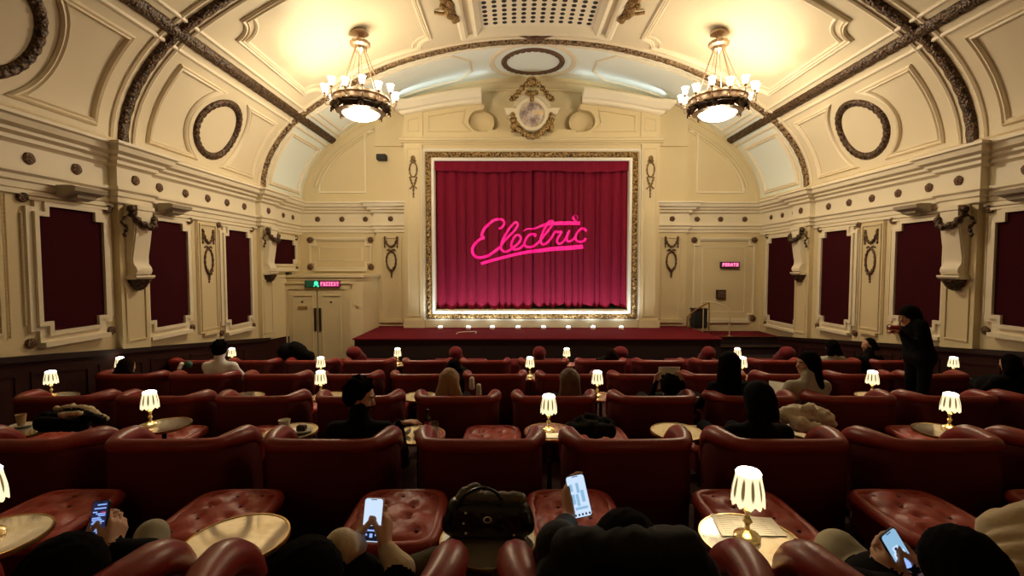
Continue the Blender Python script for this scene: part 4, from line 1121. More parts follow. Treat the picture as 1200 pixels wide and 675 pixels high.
def make_table(tilt=0):
    root=empty('side_table',(0,0,0))
    b=MB(); b.lathe([(.001,TH-.012),(TR-.006,TH-.012),(TR-.006,TH),(.001,TH)],n=48,cap=False); b.build('table_top','mirror',root,smooth=30)
    b=MB(); b.lathe([(TR-.006,TH-.018),(TR+.001,TH-.018),(TR+.004,TH-.008),(TR+.001,TH+.003),(TR-.006,TH+.003),(TR-.006,TH-.018)],n=48,cap=False); b.build('rim','brass',root,smooth=50)
    b=MB(); b.lathe([(.13,.0),(.14,.012),(.13,.022),(.05,.03),(.022,.05),(.018,.28),(.026,.30),(.018,.32),(.018,.50),(.05,.52),(.09,TH-.014)],n=24); b.build('pedestal','iron',root,smooth=40)
    return root
LS=1.0
def make_lamp():
    root=empty('table_lamp',(0,0,0)); root.scale=(1.08,)*3
    b=MB(); b.lathe([(.046,0),(.048,.004),(.048,.016),(.040,.024),(.022,.030),(.011,.038),(.009,.055),(.013,.064),(.018,.070),(.014,.078),(.009,.085),(.009,.10),(.014,.108),(.016,.118),(.010,.126),(.007,.135),(.007,.155),(.010,.160),(.010,.170)],n=24); b.build('stem','brasspale',root,smooth=40)
    # pleated scalloped shade, open at both ends
    n=120; v=[];f=[]; H=[(.148,0),(.153,.06),(.168,.2),(.195,.45),(.225,.75),(.258,1.0)]
    for lay in(0,1):
        for z,t in H:
            for i in range(n):
                a=2*PI*i/n; pl=1+.018*math.cos(40*a)+.035*(1-t)*math.cos(10*a)
                r=(.058-.014*t+.004*math.sin(PI*t))*pl-(.0015 if lay else 0)
                zz=z-(.006*(1+math.cos(10*a)) if t==0 else 0)
                v.append((r*math.cos(a),r*math.sin(a),zz))
    m=len(H)
    for lay in(0,1):
        for k_ in range(m-1):
            for i in range(n):
                q=(k_*n+i,k_*n+(i+1)%n,(k_+1)*n+(i+1)%n,(k_+1)*n+i); q=tuple(x+lay*m*n for x in q); f.append(q if lay==0 else q[::-1])
    b=MB().add(v,f); b.build('lamp_shade','shade',root,smooth=60)
    b=MB(); b.lathe([(.036,.252),(.044,.256),(.046,.262),(.040,.270),(.020,.277),(.001,.278)],n=32,cap=False); b.build('top_diffuser','shadetop',root,smooth=60)
    return root
def make_bed():
    """velvet front-row lounger with a rounded headrest"""
    root=empty('velvet_lounger',(0,0,0))
    b=MB(); b.bbox(-.62,.62,.0,1.2,.12,.32,.05); b.build('mattress_base','velvet',root,smooth=40)
    b=MB()
    b.prism([(0,.12),(0,.40)]+arc(.10,.40,.10,180,0,8)+[(.36,.38),(.62,.31),(.62,.12)],lambda u,v,h:(h,u,v),-.6,.6); b.build('headboard','velvet',root,smooth=40)
    b=MB(); b.sphere((0,.14,.64),.14,18,12,(1.0,1.0,.95)); b.tube([(0,.14,.63),(.03,.5,.44)],[.13,.11],14); b.build('bolster','velvet',root,smooth=80)
    for sx in(-.55,.55):
        for sy in(.08,1.1):
            b=MB(); b.lathe([(.02,0),(.03,.13)],(sx,sy,0),10); b.build('leg','legwood',root)
    return root
ORDN=['first','second','third','fourth','fifth','sixth','seventh','eighth','ninth','tenth','eleventh','twelfth','thirteenth','fourteenth']
ROWN=['nearest','second','third','fourth','fifth']
PK=[1.54,3.18,4.82,6.46,8.10]
CH0=[-1.14,-.76,-1.10,-1.77,-2.00]
rows=[]
for r in range(5):
    d=PK[r]; lim=6.5-.48
    lo=-.54-600/550*(d+.3)-.3; hi=-.54+600/550*(d+.3)+.3
    xs=[CH0[r]+k for k in range(-9,10)]
    xs=[x for x in xs if max(lo,-lim)<=x<=min(hi,lim)]
    if r==0: xs=[-3.14+.04,-2.14,-1.14,-.14,.86,1.86]
    rows.append(xs)
proto_c=make_chair(); proto_s=make_stool(); used=[False,False]
chairs={}
tilt=random.Random(3)
for r,xs in enumerate(rows):
    d=PK[r]
    for i,x in enumerate(xs):
        yb=d-.25; 
        o=proto_c if not used[0] else copy_tree(proto_c); used[0]=True
        z=floor_z(yb+.35); o.location=(x,yb,z); o.rotation_euler=(0,0,tilt.uniform(-.035,.035))
        tag(o,'red leather club armchair, %s from the left in the %s row from the camera'%(ORDN[i],ROWN[r]),'armchair','armchairs of the %s row from the camera'%ROWN[r])
        chairs[(r,i)]=o
STX=[[-3.10,-2.14,-1.17,-.20,.78,1.72,2.66],[-4.76,-3.66,-2.76,-1.76,-.72,.24,1.24,2.24,3.24],[-5.1,-4.1,-3.1,-2.1,-1.1,-.1,.9,1.9,2.9,3.9],[-4.77,-3.77,-2.77,-1.77,-.77,.23,1.23,2.23,3.23,4.23],[-4,-3,-2,-1,0,1,2,3,4]]
for r,xs in enumerate(STX):
    if r>=3: continue
    # only where the photograph shows them in front of the next row
    for i,x in enumerate(xs):
        y=PK[r]+.97
        o=proto_s if not used[1] else copy_tree(proto_s); used[1]=True
        o.location=(x,y-.0,floor_z(y)); o.rotation_euler=(0,0,tilt.uniform(-.03,.03))
        tag(o,'tufted red leather footstool, %s from the left before the %s row of armchairs'%(ORDN[i],ROWN[r]),'footstool','footstools of the %s row'%ROWN[r])
# tables and lamps : (row, x, lamp px offset or None)
TB=[(0,-2.64,(.0,.02)),(0,-1.62,None),(0,-.62,None),(0,.37,(-.01,.0)),
    (1,-4.26,None),(1,-3.06,(-.09,-.02)),(1,-2.24,None),(1,-1.26,None),(1,-.26,(.0,.0)),(1,.72,None),(1,1.76,None),(1,2.72,(-.02,.05)),
    (2,-5.58,(.0,0)),(2,-2.56,(-.03,0)),(2,.40,(-.02,0)),(2,3.42,(.0,.0)),(2,-3.6,None),(2,-1.6,None),
    (3,-6.22,(.0,0)),(3,-3.27,(.0,0)),(3,-.27,(.0,0)),(3,2.73,(0,0)),(3,5.76,(0,0)),(3,4.5,None),
    (4,-5.50,(0,0)),(4,-2.52,(0,0)),(4,.48,(0,0)),(4,3.50,(0,0))]
TD=[.37,.50,.50,.45,.40]
proto_t=make_table(); proto_l=make_lamp(); u1=u2=False
bytab={}; cnt={}
TX={(0,-2.64):(-14,-14),(0,-1.62):(278,0),(0,.37):(879,876),(0,-.62):(572,0),
 (1,-4.26):(22,0),(1,-3.06):(192,176),(1,-2.24):(341,0),(1,-1.26):(491,0),(1,-.26):(644,643),(1,.72):(793,0),(1,2.72):(1106,1113),(1,1.76):(950,0),
 (2,-5.58):(66,60),(2,-2.56):(386,376),(2,.40):(704,700),(2,3.42):(1026,1022),(3,-6.22):(133,129),(3,-3.27):(376,376),(3,-.27):(621,621),(3,2.73):(871,870),(3,5.76):(1117,1117),
 (4,-5.50):(272,272),(4,-2.52):(466,466),(4,.48):(664,664),(4,3.50):(864,864)}
for (r,x,l) in sorted(TB,key=lambda t:(t[0],t[1])):
    y=PK[r]+TD[r]
    if (r,x)==(1,-3.06): y+=.22
    if (r,x)==(1,-1.26): y-=.1
    z=floor_z(y); x0_=x; tpx=TX.get((r,x)); x=xpx(tpx[0],y,z+TH) if tpx else x; x=max(-6.21,min(6.21,x)); o=proto_t if not u1 else copy_tree(proto_t); u1=True; o.location=(x,y,z)
    k_=cnt.get(r,0); cnt[r]=k_+1
    tag(o,'small round mirror-topped side table, %s from the left in the %s row'%(ORDN[k_],ROWN[r]),'side table','side tables of the %s row'%ROWN[r])
    bytab[(r,x0_)]=(x,y,z+TH)
    if l is not None:
        q=proto_l if not u2 else copy_tree(proto_l); u2=True
        lx=max(x-.15,min(x+.15,xpx(tpx[1],y+l[1],z+TH+.1))); q.location=(lx,y+l[1],z+TH+.0005)
        c2=cnt.get(('l',r),0); cnt[('l',r)]=c2+1
        tag(q,'lit brass table lamp with pleated shade, %s from the left in the %s row'%(ORDN[c2],ROWN[r]),'table lamp','table lamps of the %s row'%ROWN[r])
        light('table_lamp_bulb','POINT',(lx,y+l[1],z+TH+.222),LMP,(1.0,.74,.42),.018)
proto_b=make_bed(); first=True
for i,px in enumerate([415,534,632,727,830,922]):
    x=at(px,412,9.7).x; o=proto_b if first else copy_tree(proto_b); first=False
    o.location=(x,9.55,floor_z(9.6)); o.scale=((1,1,1) if i not in (0,3,5) else (1.15,1,1))
    tag(o,'red velvet front-row lounger with rounded headrest, %s from the left before the stage'%ORDN[i],'lounger','velvet loungers of the front row')
# ================================================================== PEOPLE (smooth implicit bodies, one continuous mesh each)
class Body:
    def __init__(s): s.p=[]
    def cap(s,a,b,ra,rb,m=0,k=.02): s.p.append(('c',np.array(a,float),np.array(b,float),ra,rb,m,k)); return s
    def ell(s,c,r,m=0,k=.02,rot=None): s.p.append(('e',np.array(c,float),np.array(r,float),rot,0,m,k)); return s
    @staticmethod
    def dist(p,X):
        if p[0]=='c':
            a,b,ra,rb=p[1:5]; ba=b-a; L2=max(float(ba@ba),1e-9); t=np.clip(((X-a)@ba)/L2,0,1)
            return np.linalg.norm(X-a-t[...,None]*ba,axis=-1)-(ra+(rb-ra)*t)
        c,r,rot=p[1],p[2],p[3]; q=X-c
        if rot is not None: q=q@rot
        k0=np.linalg.norm(q/r,axis=-1); k1=np.linalg.norm(q/(r*r),axis=-1)
        return k0*(k0-1)/np.maximum(k1,1e-9)
    def mesh(s,h,noise=None,floor=None):
        lo=np.full(3,1e9);hi=-lo
        for p in s.p:
            r=max(p[3],p[4]) if p[0]=='c' else max(p[2]); pts=[p[1],p[2]] if p[0]=='c' else [p[1]]
            for q in pts: lo=np.minimum(lo,q-r);hi=np.maximum(hi,q+r)
        lo-=3*h+.02;hi+=3*h+.02; n=np.ceil((hi-lo)/h).astype(int)+1
        D=np.full(n,.1,dtype=np.float32); ID=np.zeros(n,dtype=np.int16); BD=np.full(n,9.,dtype=np.float32)
        ax=[lo[i]+h*np.arange(n[i]) for i in range(3)]
        for p in s.p:
            r=max(p[3],p[4]) if p[0]=='c' else max(p[2]); pts=[p[1],p[2]] if p[0]=='c' else [p[1]]
            a=np.min(pts,axis=0)-r-.06;c=np.max(pts,axis=0)+r+.06
            i0=np.maximum(((a-lo)/h).astype(int),0); i1=np.minimum(((c-lo)/h).astype(int)+2,n)
            sl=tuple(slice(i0[i],i1[i]) for i in range(3))
            X=np.stack(np.meshgrid(*[ax[i][i0[i]:i1[i]] for i in range(3)],indexing='ij'),-1)
            d=s.dist(p,X); cur=D[sl]; k=p[6]
            hh=np.maximum(k-np.abs(cur-d),0)/k; D[sl]=np.minimum(cur,d)-hh*hh*k*.25
            w=d<BD[sl]; BD[sl]=np.where(w,d,BD[sl]); ID[sl]=np.where(w,p[5],ID[sl])
        if noise:
            X=np.stack(np.meshgrid(*ax,indexing='ij'),-1); A,fq=noise[:2]
            w=np.zeros(n)
            rs=np.random.RandomState(noise[2] if len(noise)>2 else 1)
            for q in range(5):
                v=rs.randn(3); v/=np.linalg.norm(v); w+=np.abs(np.sin((X@v)*fq*(1+.5*q)+rs.rand()*6+1.3*np.sin((X@rs.randn(3))*fq*.4)))/(1+.6*q)
            D+=(A*(1.3-w)).astype(np.float32)
        I=D<0
        c=np.zeros(np.array(n)-1,dtype=np.int8)
        for dx in(0,1):
            for dy in(0,1):
                for dz in(0,1): c+=I[dx:n[0]-1+dx,dy:n[1]-1+dy,dz:n[2]-1+dz]
        act=(c>0)&(c<8); idx=-np.ones(c.shape,int); A=np.argwhere(act); idx[act]=np.arange(len(A))
        S=np.zeros((len(A),3));C=np.zeros(len(A))
        cor=[(x,y,z) for x in(0,1) for y in(0,1) for z in(0,1)]
        for i,a in enumerate(cor):
            for b_ in cor[i+1:]:
                if sum(abs(a[k]-b_[k]) for k in range(3))!=1: continue
                da=D[A[:,0]+a[0],A[:,1]+a[1],A[:,2]+a[2]]; db=D[A[:,0]+b_[0],A[:,1]+b_[1],A[:,2]+b_[2]]
                m=(da<0)!=(db<0); t=np.where(m,da/np.where(m,da-db,1),0)
                P=np.array(a)+t[:,None]*(np.array(b_)-np.array(a)); S+=np.where(m[:,None],P,0);C+=m
        Vv=lo+h*(A+S/C[:,None]); mats=ID[A[:,0],A[:,1],A[:,2]]
        F=[]
        for axis in range(3):
            u,v=[(1,2),(2,0),(0,1)][axis]
            sl0=[slice(None)]*3;sl1=[slice(None)]*3; sl0[axis]=slice(0,-1);sl1[axis]=slice(1,None)
            E=np.argwhere(I[tuple(sl0)]!=I[tuple(sl1)])
            E=E[(E[:,u]>0)&(E[:,v]>0)&(E[:,u]<n[u]-1)&(E[:,v]<n[v]-1)]
            q=[]
            for (du,dv) in((-1,-1),(0,-1),(0,0),(-1,0)):
                e=E.copy();e[:,u]+=du;e[:,v]+=dv; q.append(idx[e[:,0],e[:,1],e[:,2]])
            q=np.stack(q,1); flip=I[E[:,0],E[:,1],E[:,2]]; q[~flip]=q[~flip][:,::-1]; F.append(q)
        F=np.concatenate(F); ok=(F>=0).all(1); F=F[ok]
        return Vv,F,mats
    def build(s,name,mats,parent=None,h=.012,noise=None,origin=(0,0,0)):
        V_,F_,mi=s.mesh(h,noise); V_=V_-np.array(origin)
        me=bpy.data.meshes.new(name); me.vertices.add(len(V_)); me.vertices.foreach_set('co',V_.astype(np.float32).ravel())
        me.loops.add(len(F_)*4); me.loops.foreach_set('vertex_index',F_.astype(np.int32).ravel()); me.polygons.add(len(F_)); me.polygons.foreach_set('loop_start',np.arange(0,len(F_)*4,4,dtype=np.int32)); 
        me.update(calc_edges=True)
        for k in mats: me.materials.append(M[k])
        me.polygons.foreach_set('material_index',mi[F_[:,0]].astype(np.int32)); me.shade_smooth(); me.validate()
        o=bpy.data.objects.new(name,me); COL.objects.link(o)
        if parent is not None:o.parent=parent
        return o
def nv(v): v=np.array(v,float); return v/np.linalg.norm(v)
def hand(B,w,f,n,th,curl=(.5,.5,.5,.5),thumb=(.5,.4),sc=1.0,m=0,spread=.06,tw=.75):
    """w wrist, f finger direction, n palm-side normal, th thumb-side direction"""
    f=nv(f); n=np.array(n,float); n=nv(n-f*(n@f)); t=np.array(th,float); t=nv(t-f*(t@f)-n*(t@n)); w=np.array(w,float)
    L=[(.040,.024,.018),(.044,.028,.020),(.041,.026,.019),(.032,.020,.016)]; off=[.030,.010,-.010,-.029]; pal=[.088,.092,.087,.078]
    for i in range(4):
        o=t*off[i]*sc; k=w+o*.55+f*.012*sc; kn=w+o+f*pal[i]*sc
        B.cap(k,kn,.0135*sc,.0105*sc,m,.010)
        d=nv(f+t*spread*(1.5-i)); p=kn; ang=0
        for j in range(3):
            ang+=curl[i]*[.9,1.1,.7][j]; dd=d*math.cos(ang)+n*math.sin(ang); q=p+dd*L[i][j]*sc
            B.cap(p,q,(.0092-.0010*j)*sc,(.0085-.0011*j)*sc,m,.0035); p=q
    # thumb from the side of the palm near its base
    b0=w+t*.022*sc+f*.020*sc+n*.006*sc; d=nv(t*tw+f*.8+n*thumb[0]); b1=b0+d*.042*sc; B.cap(b0,b1,.0145*sc,.0115*sc,m,.008)
    d2=nv(d*.6+f*.6+n*thumb[1]-t*.15*tw); b2=b1+d2*.032*sc; B.cap(b1,b2,.0105*sc,.0095*sc,m,.004); d3=nv(d2+n*thumb[1]*.4-t*.25); B.cap(b2,b2+d3*.026*sc,.0095*sc,.0075*sc,m,.004)
def headmesh(B,c,yaw=0,tilt=0,sc=1.0,m=0,roll=0,neck=None):
    """c = centre of the head; looks along +Y turned by yaw, chin down by tilt"""
    R=np.array(Matrix.Rotation(yaw,3,'Z')@Matrix.Rotation(-tilt,3,'X')@Matrix.Rotation(roll,3,'Y')); c=np.array(c,float)
    g=lambda x,y,z:c+R@(np.array([x,y,z])*sc)
    B.ell(g(0,-.012,.028),np.array([.073,.092,.086])*sc,m,.02,R)
    B.ell(g(0,.022,-.030),np.array([.058,.070,.078])*sc,m,.03,R)
    B.cap(g(-.022,.052,-.090),g(.022,.052,-.090),.020*sc,.020*sc,m,.02)      # chin
    B.cap(g(0,.078,.018),g(0,.104,-.022),.009*sc,.014*sc,m,.010)            # nose
    B.cap(g(-.035,.072,.030),g(.035,.072,.030),.012*sc,.012*sc,m,.014)       # brow
    B.cap(g(-.018,.086,-.052),g(.018,.086,-.052),.007*sc,.007*sc,m,.006)     # upper lip
    B.cap(g(-.014,.083,-.064),g(.014,.083,-.064),.008*sc,.008*sc,m,.006)
    for e in(-1,1):
        B.ell(g(e*.040,.062,-.022),np.array([.022,.022,.02])*sc,m,.015,R)
        B.ell(g(e*.074,-.006,-.008),np.array([.010,.018,.032])*sc,m,.006,R)
    B.cap(g(0,-.02,-.06),g(0,-.045,-.17) if neck is None else neck,.048*sc,.055*sc,m,.03)
    return g,R
def seated(B,x,d,H,yaw=0,lean=0,headyaw=0,headtilt=.1,arms=True,col=1,legcol=1,sc=1.0,armpose='rest',hands=0,headroll=0,hx=0,legs=True):
    """person in an armchair; x,d head position, H head-top above the local floor. returns head frame"""
    fz=floor_z(d+.2); hc=np.array([x,d,fz+H-.115*sc]); P=lambda a,b_,c_:np.array([x+a,d+b_,fz+c_])
    nk=H-.30*sc; g,R=headmesh(B,hc,headyaw,headtilt,sc,0,headroll,neck=P(0,-.045,nk+.02))
    B.cap(P(0,-.045,nk+.085),P(0,-.05,nk-.06),.064*sc,.08*sc,col,.02)
    sh=[P(-.175*sc,-.03,nk-.05),P(.175*sc,-.03,nk-.05)]
    B.cap(sh[0],sh[1],.068*sc,.068*sc,col,.06)
    B.cap(P(-.08,-.02,nk-.14),P(-.07,.16,.52),.125*sc,.12*sc,col,.06); B.cap(P(.08,-.02,nk-.14),P(.07,.16,.52),.125*sc,.12*sc,col,.06)
    B.cap(P(-.08,.20,.47),P(.08,.20,.47),.12,.12,legcol,.06)
    for e in((-1,1) if legs else ()):
        kn=P(e*.12,.60,.47); B.cap(P(e*.09,.24,.44),kn,.080,.060,legcol,.03); ft=P(e*.12,.78,.09); B.cap(kn,ft,.058,.042,legcol,.02); B.cap(ft,ft+np.array([0,.15,-.02]),.038,.032,3,.02)
        if arms and armpose=='rest':
            el=P(e*.27,.12,nk-.27); wr=P(e*.20,.34,nk-.28); B.cap(sh[(e+1)//2],el,.052*sc,.044*sc,col,.03); B.cap(el,wr,.042*sc,.030*sc,col,.02)
            hand(B,wr,(-.2*e,1,-.1),(0,0,-1),(-e,0,0),(.3,.35,.4,.4),(.2,.2),1.0,0)
    return g,R,sh,P
def hair_cap(parent,g,R,mt,length=.0,sc=1.0,back=.03,vol=1.0,h=.012,hood=False,noise=(.004,60)):
    B=Body(); s=sc
    B.ell(g(0,-.032,.042),np.array([.083,.092,.086])*s*vol,0,.02,R)
    B.ell(g(0,-.05,.0),np.array([.080,.075,.085])*s*vol,0,.03,R)
    ly=-.012 if length>.1 and not hood else -.03
    for e in(-1,1): B.cap(g(e*.064,ly,.045),g(e*.072,ly-.01,-.02-length*(.8 if ly>-.02 else .25)),.032*s*vol,.026*s,0,.03)
    rr=random.Random(int(abs(g(0,0,0)[0])*1000)+3)
    if length>0:
        for xx in(-.05,-.02,.02,.05): B.cap(g(xx,-.066,0),g(xx*(1.45 if hood else 2.0),-.078,-length),.043*s*vol,.038*s,0,.03)
        if not hood:
            for i in range(22):
                a=rr.uniform(-1.5,1.5); r0=.088*vol*s; x0,y0=r0*math.sin(a),-.03-r0*math.cos(a)*.95
                B.cap(g(x0*.8,y0*.95,.05+.02*rr.random()),g(x0*rr.uniform(.95,1.15),y0*rr.uniform(.9,1.05),-length*rr.uniform(.7,1.15)),.016*s,.009*s,0,.008)
            for i in range(7): B.cap(g(0,-.02,.095),g(.085*math.sin(-1.5+.5*i),-.03-.08*math.cos(-1.5+.5*i),.03),.022*s*vol,.02*s,0,.012)
    elif not hood:
        for i in range(46):
            a=rr.uniform(0,2*PI); e=rr.uniform(-.2,1.3); dx,dy,dz=math.cos(a)*math.cos(e),math.sin(a)*math.cos(e),math.sin(e)
            if dy>.45 and dz<.55: continue
            p=g(dx*.078*vol,-.022+dy*.090*vol,.040+dz*.084*vol); q=g(dx*.098*vol+rr.uniform(-.012,.012),-.022+dy*.112*vol+rr.uniform(-.012,.012),.040+dz*.100*vol)
            B.cap(p,q,.020*s,.009*s,0,.008)
    return B.build('hood' if hood else 'hair',[mt],parent,h=h,noise=noise)
def person(name_label,x,d,H,mats,hair,hl=0,**kw):
    fz=floor_z(d+.2); h=kw.pop('h',.016); vol=kw.pop('vol',1.0); extra=kw.pop('extra',None); hood=kw.pop('hood',False); hs=kw.pop('hsc',1.0)
    root=empty('person',(x,d+.2,fz),name_label,'person','seated cinema audience')
    B=Body(); g,R,sh,P=seated(B,x,d,H,**kw)
    if extra: extra(B,g,R,sh,P,root)
    o=B.build('body',mats,root,h=h); o.location=-Vec((x,d+.2,fz))
    hr=hair_cap(root,g,R,hair,hl,h=max(.009,h*.7),vol=vol,hood=hood,sc=hs); hr.location=-Vec((x,d+.2,fz))
    return root,g,R,P
def eyes(root,g,sc=1.0,off=None):
    for e in(-1,1):
        b=MB(); p=g(e*.030,.074,.008); b.sphere(p,.0105*sc,10,7); o=b.build('eye','white',root); o.location=off
        b=MB(); p=g(e*.030,.0835,.008); b.sphere(p,.0048*sc,8,6); q=b.build('iris','black',o)
        b=MB(); b.tube([g(e*.012,.090,.030),g(e*.030,.092,.036),g(e*.048,.078,.030)],.004,5); q=b.build('eyebrow','hairblack',root); q.location=off
# ---------------------------------------------------------------- phones
def phone(px,py,d,roll,label,pitch=.25,yaw=0,screen='chat',frame='black',hh=.148):
    c=at(px,py,d); root=empty('smartphone',c,label,'phone')
    root.rotation_mode='XYZ'
    Mx=Matrix.Rotation(yaw,4,'Z')@Matrix.Rotation(-pitch,4,'X')@Matrix.Rotation(roll,4,'Y'); root.rotation_euler=Mx.to_euler()
    w,h=.036,hh/2; rr=.010
    outline=arc(w-rr,h-rr,rr,0,90,5)+arc(-w+rr,h-rr,rr,90,180,5)+arc(-w+rr,-h+rr,rr,180,270,5)+arc(w-rr,-h+rr,rr,270,360,5)
    fn=lambda u,v,q:(u,q,v)
    b=MB(); b.prism(outline,fn,-.004,.004); b.build('phone_body',frame,root,smooth=30)
    b=MB(); b.prism([(u*.93,v*.965) for u,v in outline],fn,-.0048,-.0041); base={'chat':'screenblue','camera':'screenwhite','feed':'screenwhite','video':'screenmid'}[screen]
    b.build('screen',base,root,smooth=0)
    def blk(name,mt,rects,dep=-.0053):
        b=MB()
        for (x0,x1,z0,z1) in rects: b.box(x0*w,x1*w,dep,dep+.0004,z0*h,z1*h)
        return b.build(name,mt,root,smooth=0)
    if screen=='chat':
        rn=random.Random(5); R_=[];z=.84
        while z>-.9:
            L=rn.uniform(.5,1.5); x0=-.78 if rn.random()<.6 else .78-L; R_.append((x0,x0+L,z-.055,z)); z-=rn.choice([.08,.10,.16])
        blk('chat_lines','screenblocks',R_); blk('chat_highlight','screenpink',[(.25,.75,.42,.50)])
    if screen=='camera':
        blk('picture_preview','screenpink',[(-.42,.42,-.16,.10)],-.0056); blk('control_bar','screendark',[(-.9,.9,-.93,-.26)],-.0052)
        blk('dial_icons','screenblocks',[(-.5,.5,-.5,-.43),(-.7,-.4,-.70,-.62),(-.15,.15,-.78,-.60),(.4,.7,-.70,-.62)],-.0057)
    if screen=='feed':
        rn=random.Random(9); blk('feed_figures','screenmid',[(-.75,-.45,.25,.6),(-.1,.2,.15,.62),(-.3,.0,-.45,.1),(.25,.6,-.3,.25),(-.7,-.4,-.35,.12),(-.6,.7,-.62,-.5)]); blk('tab_bar','screendark',[(-.8+.36*i,-.62+.36*i,-.9,-.8) for i in range(5)],-.0056)
    if screen=='video':
        blk('cloud_shapes','screenwhite',[(-.5,.2,.1,.35),(-.7,-.1,-.15,.12),(.1,.6,-.2,.08)]); blk('dark_shapes','screenblue',[(-.3,.0,.2,.3),(-.1,.3,.0,.1),(-.5,-.3,-.1,.05)],-.0056); blk('lower_haze','screenblocks',[(-.92,.92,-.85,-.35)],-.0052)
    b=MB(); b.box(-.3*w,.3*w,-.0056,-.0052,.90*h,.935*h); b.build('camera_notch','black',root,smooth=0)
    A=lambda u,v,q:np.array(c+(Mx.to_3x3()@Vec((u,q,v))))
    return root,A,np.array(Mx.to_3x3())
def hold(B,A,Rm,side,sleeve_to,sc=1.0,low=-.02,m=0,sm=1,cup=.0,sleeve_r=.045):
    """hand gripping the phone edge on side (-1 left, +1 right of the screen as seen), fingers behind, thumb in front"""
    wr=A(side*.052,low-.075,.012); f=Rm@np.array([-side*.22,.10,1.0]); n=Rm@np.array([-side*1.0,-.35,0]) ; th=Rm@np.array([-side*.2,-1.0,.1])
    # palm lies beside the phone with its face towards the phone edge
    f=Rm@np.array([-side*.10,.28,1.0]); 
    hand(B,wr,f,Rm@np.array([-side*1,.05,.1]),Rm@np.array([0,-1,0]),(.62,.62,.60,.55),(.30,.45),sc,m,.02,tw=.30)
    el=np.array(sleeve_to,float); mid=wr+(el-wr)*.22
    B.cap(wr,mid,.026*sc,.030*sc,m,.015); B.cap(mid,el,sleeve_r,sleeve_r*1.2,sm,.003)
    return wr
M['pinkcase']=mat('pale pink phone case',(.75,.42,.36),.5)
# ---- nearest row: three people with phones and one in a padded coat
ph1,A1,R1=phone(116,613,1.62,-.20,'dark-framed phone showing a chat screen, held at bottom left',.35,-.25,'chat')
ph2,A2,R2=phone(437,609,1.66,.0,'phone in pale pink case showing a camera screen, held in two hands',.3,-.1,'camera','pinkcase')
ph3,A3,R3=phone(678,581,1.70,-.20,'phone with bright white-blue feed screen held above a red footstool',.3,0,'feed')
ph4,A4,R4=phone(1053,648,1.55,-.38,'phone with blue sky-like picture held at bottom right',.35,.2,'video')
def np_(v): return np.array(v,float)
def near(px,py,d): return np_(at(px,py,d))
# first person: left, black clothes, pale trousers
def leg2(B,P,kn,r,m):
    hip=P(0,.22,.42); B.cap(hip,kn,.085,r,m,.03); fz=floor_z(kn[1]); ft=np.array([kn[0]+.02,kn[1]+.12,fz+.09]); B.cap(kn,ft,r*.95,.042,m,.02); B.cap(ft,ft+np.array([0,.14,-.03]),.04,.033,3,.02)
def ex1(B,g,R,sh,P,root):
    hold(B,A1,R1,1,near(172,652,1.64),1.0,sm=1); B.cap(near(172,652,1.64),sh[1],.05,.06,1,.03)
    hold(B,A1,R1,-1,near(95,668,1.5),1.0,sm=1); B.cap(near(95,668,1.5),sh[0],.05,.06,1,.03); leg2(B,P,near(178,627,1.84),.056,2); leg2(B,P,near(128,668,1.80),.056,1)
pA_,*_=person('black-haired person in dark top texting on phone, one pale knee up, bottom left',at(78,650,1.42).x,1.42,.77,['skin','blackcloth','grey','black'],'hairblack',.12,arms=False,legs=False,legcol=1,extra=ex1,h=.008,vol=1.22,headtilt=.5)
# second: long black hair, olive trousers, two hands on the phone
def ex2(B,g,R,sh,P,root):
    hold(B,A2,R2,1,near(470,668,1.60),1.05,sm=4,sleeve_r=.036); B.cap(near(470,668,1.60),sh[1],.042,.05,1,.03)
    hold(B,A2,R2,-1,near(400,640,1.55),1.05,sm=4); B.cap(near(400,640,1.55),sh[0],.045,.055,1,.03); leg2(B,P,near(510,660,1.80),.056,2); leg2(B,P,near(470,672,1.85),.056,2)
pB_,*_=person('person with long black hair and olive trousers photographing with a phone near the left table',at(360,655,1.42).x,1.42,.765,['skin','blackcloth','olive','black','beige'],'hairblack',.20,arms=False,legs=False,legcol=1,extra=ex2,h=.008,vol=1.18,headtilt=.45)
# third: black padded coat with hood
def ex3(B,g,R,sh,P,root):
    el=near(655,640,1.45); 
    wr=A3(-.052,-.070,.012); f=R3@np.array([.10,.20,1.0])
    hand(B,wr,f,R3@np.array([1,.15,0]),R3@np.array([0,-1,0]),(.55,.58,.6,.62),(.0,.05),1.05,0,.02,tw=.08)
    mid=wr+(el-wr)*.35; B.cap(wr,mid,.026,.03,0,.015); B.cap(mid,el,.045,.066,1,.015); B.cap(el,sh[0],.07,.075,1,.03)
pC_,gC,RC,PC=person('person in a bulky black hooded padded coat holding up a phone, bottom centre',at(733,640,1.42).x,1.42,.86,['skin','puffer','blackcloth','black'],'hairblack',.06,arms=False,legcol=1,extra=ex3,h=.008,vol=1.15,headtilt=.35)
B=Body(); 
for i in range(5):
    z=.775-.065*i; w=.17+.04*min(i,3)
    B.cap(PC(-w,-.02-.01*i,z),PC(w,-.02-.01*i,z),.066,.066,0,.02)
B.cap(PC(-.17,-.03,.785),PC(0,-.08,.82),.045,.055,0,.03); B.cap(PC(.17,-.03,.785),PC(0,-.08,.82),.05,.06,0,.03)
for e in(-1,1):
    for i in range(4): B.cap(PC(e*(.23+.02*i),-.03+.03*i,.63-.08*i),PC(e*(.26+.02*i),.06+.03*i,.60-.08*i),.07,.066,0,.02)
o=B.build('padded_coat',['puffer'],pC_,h=.010,noise=(.003,45)); o.location=-pC_.location
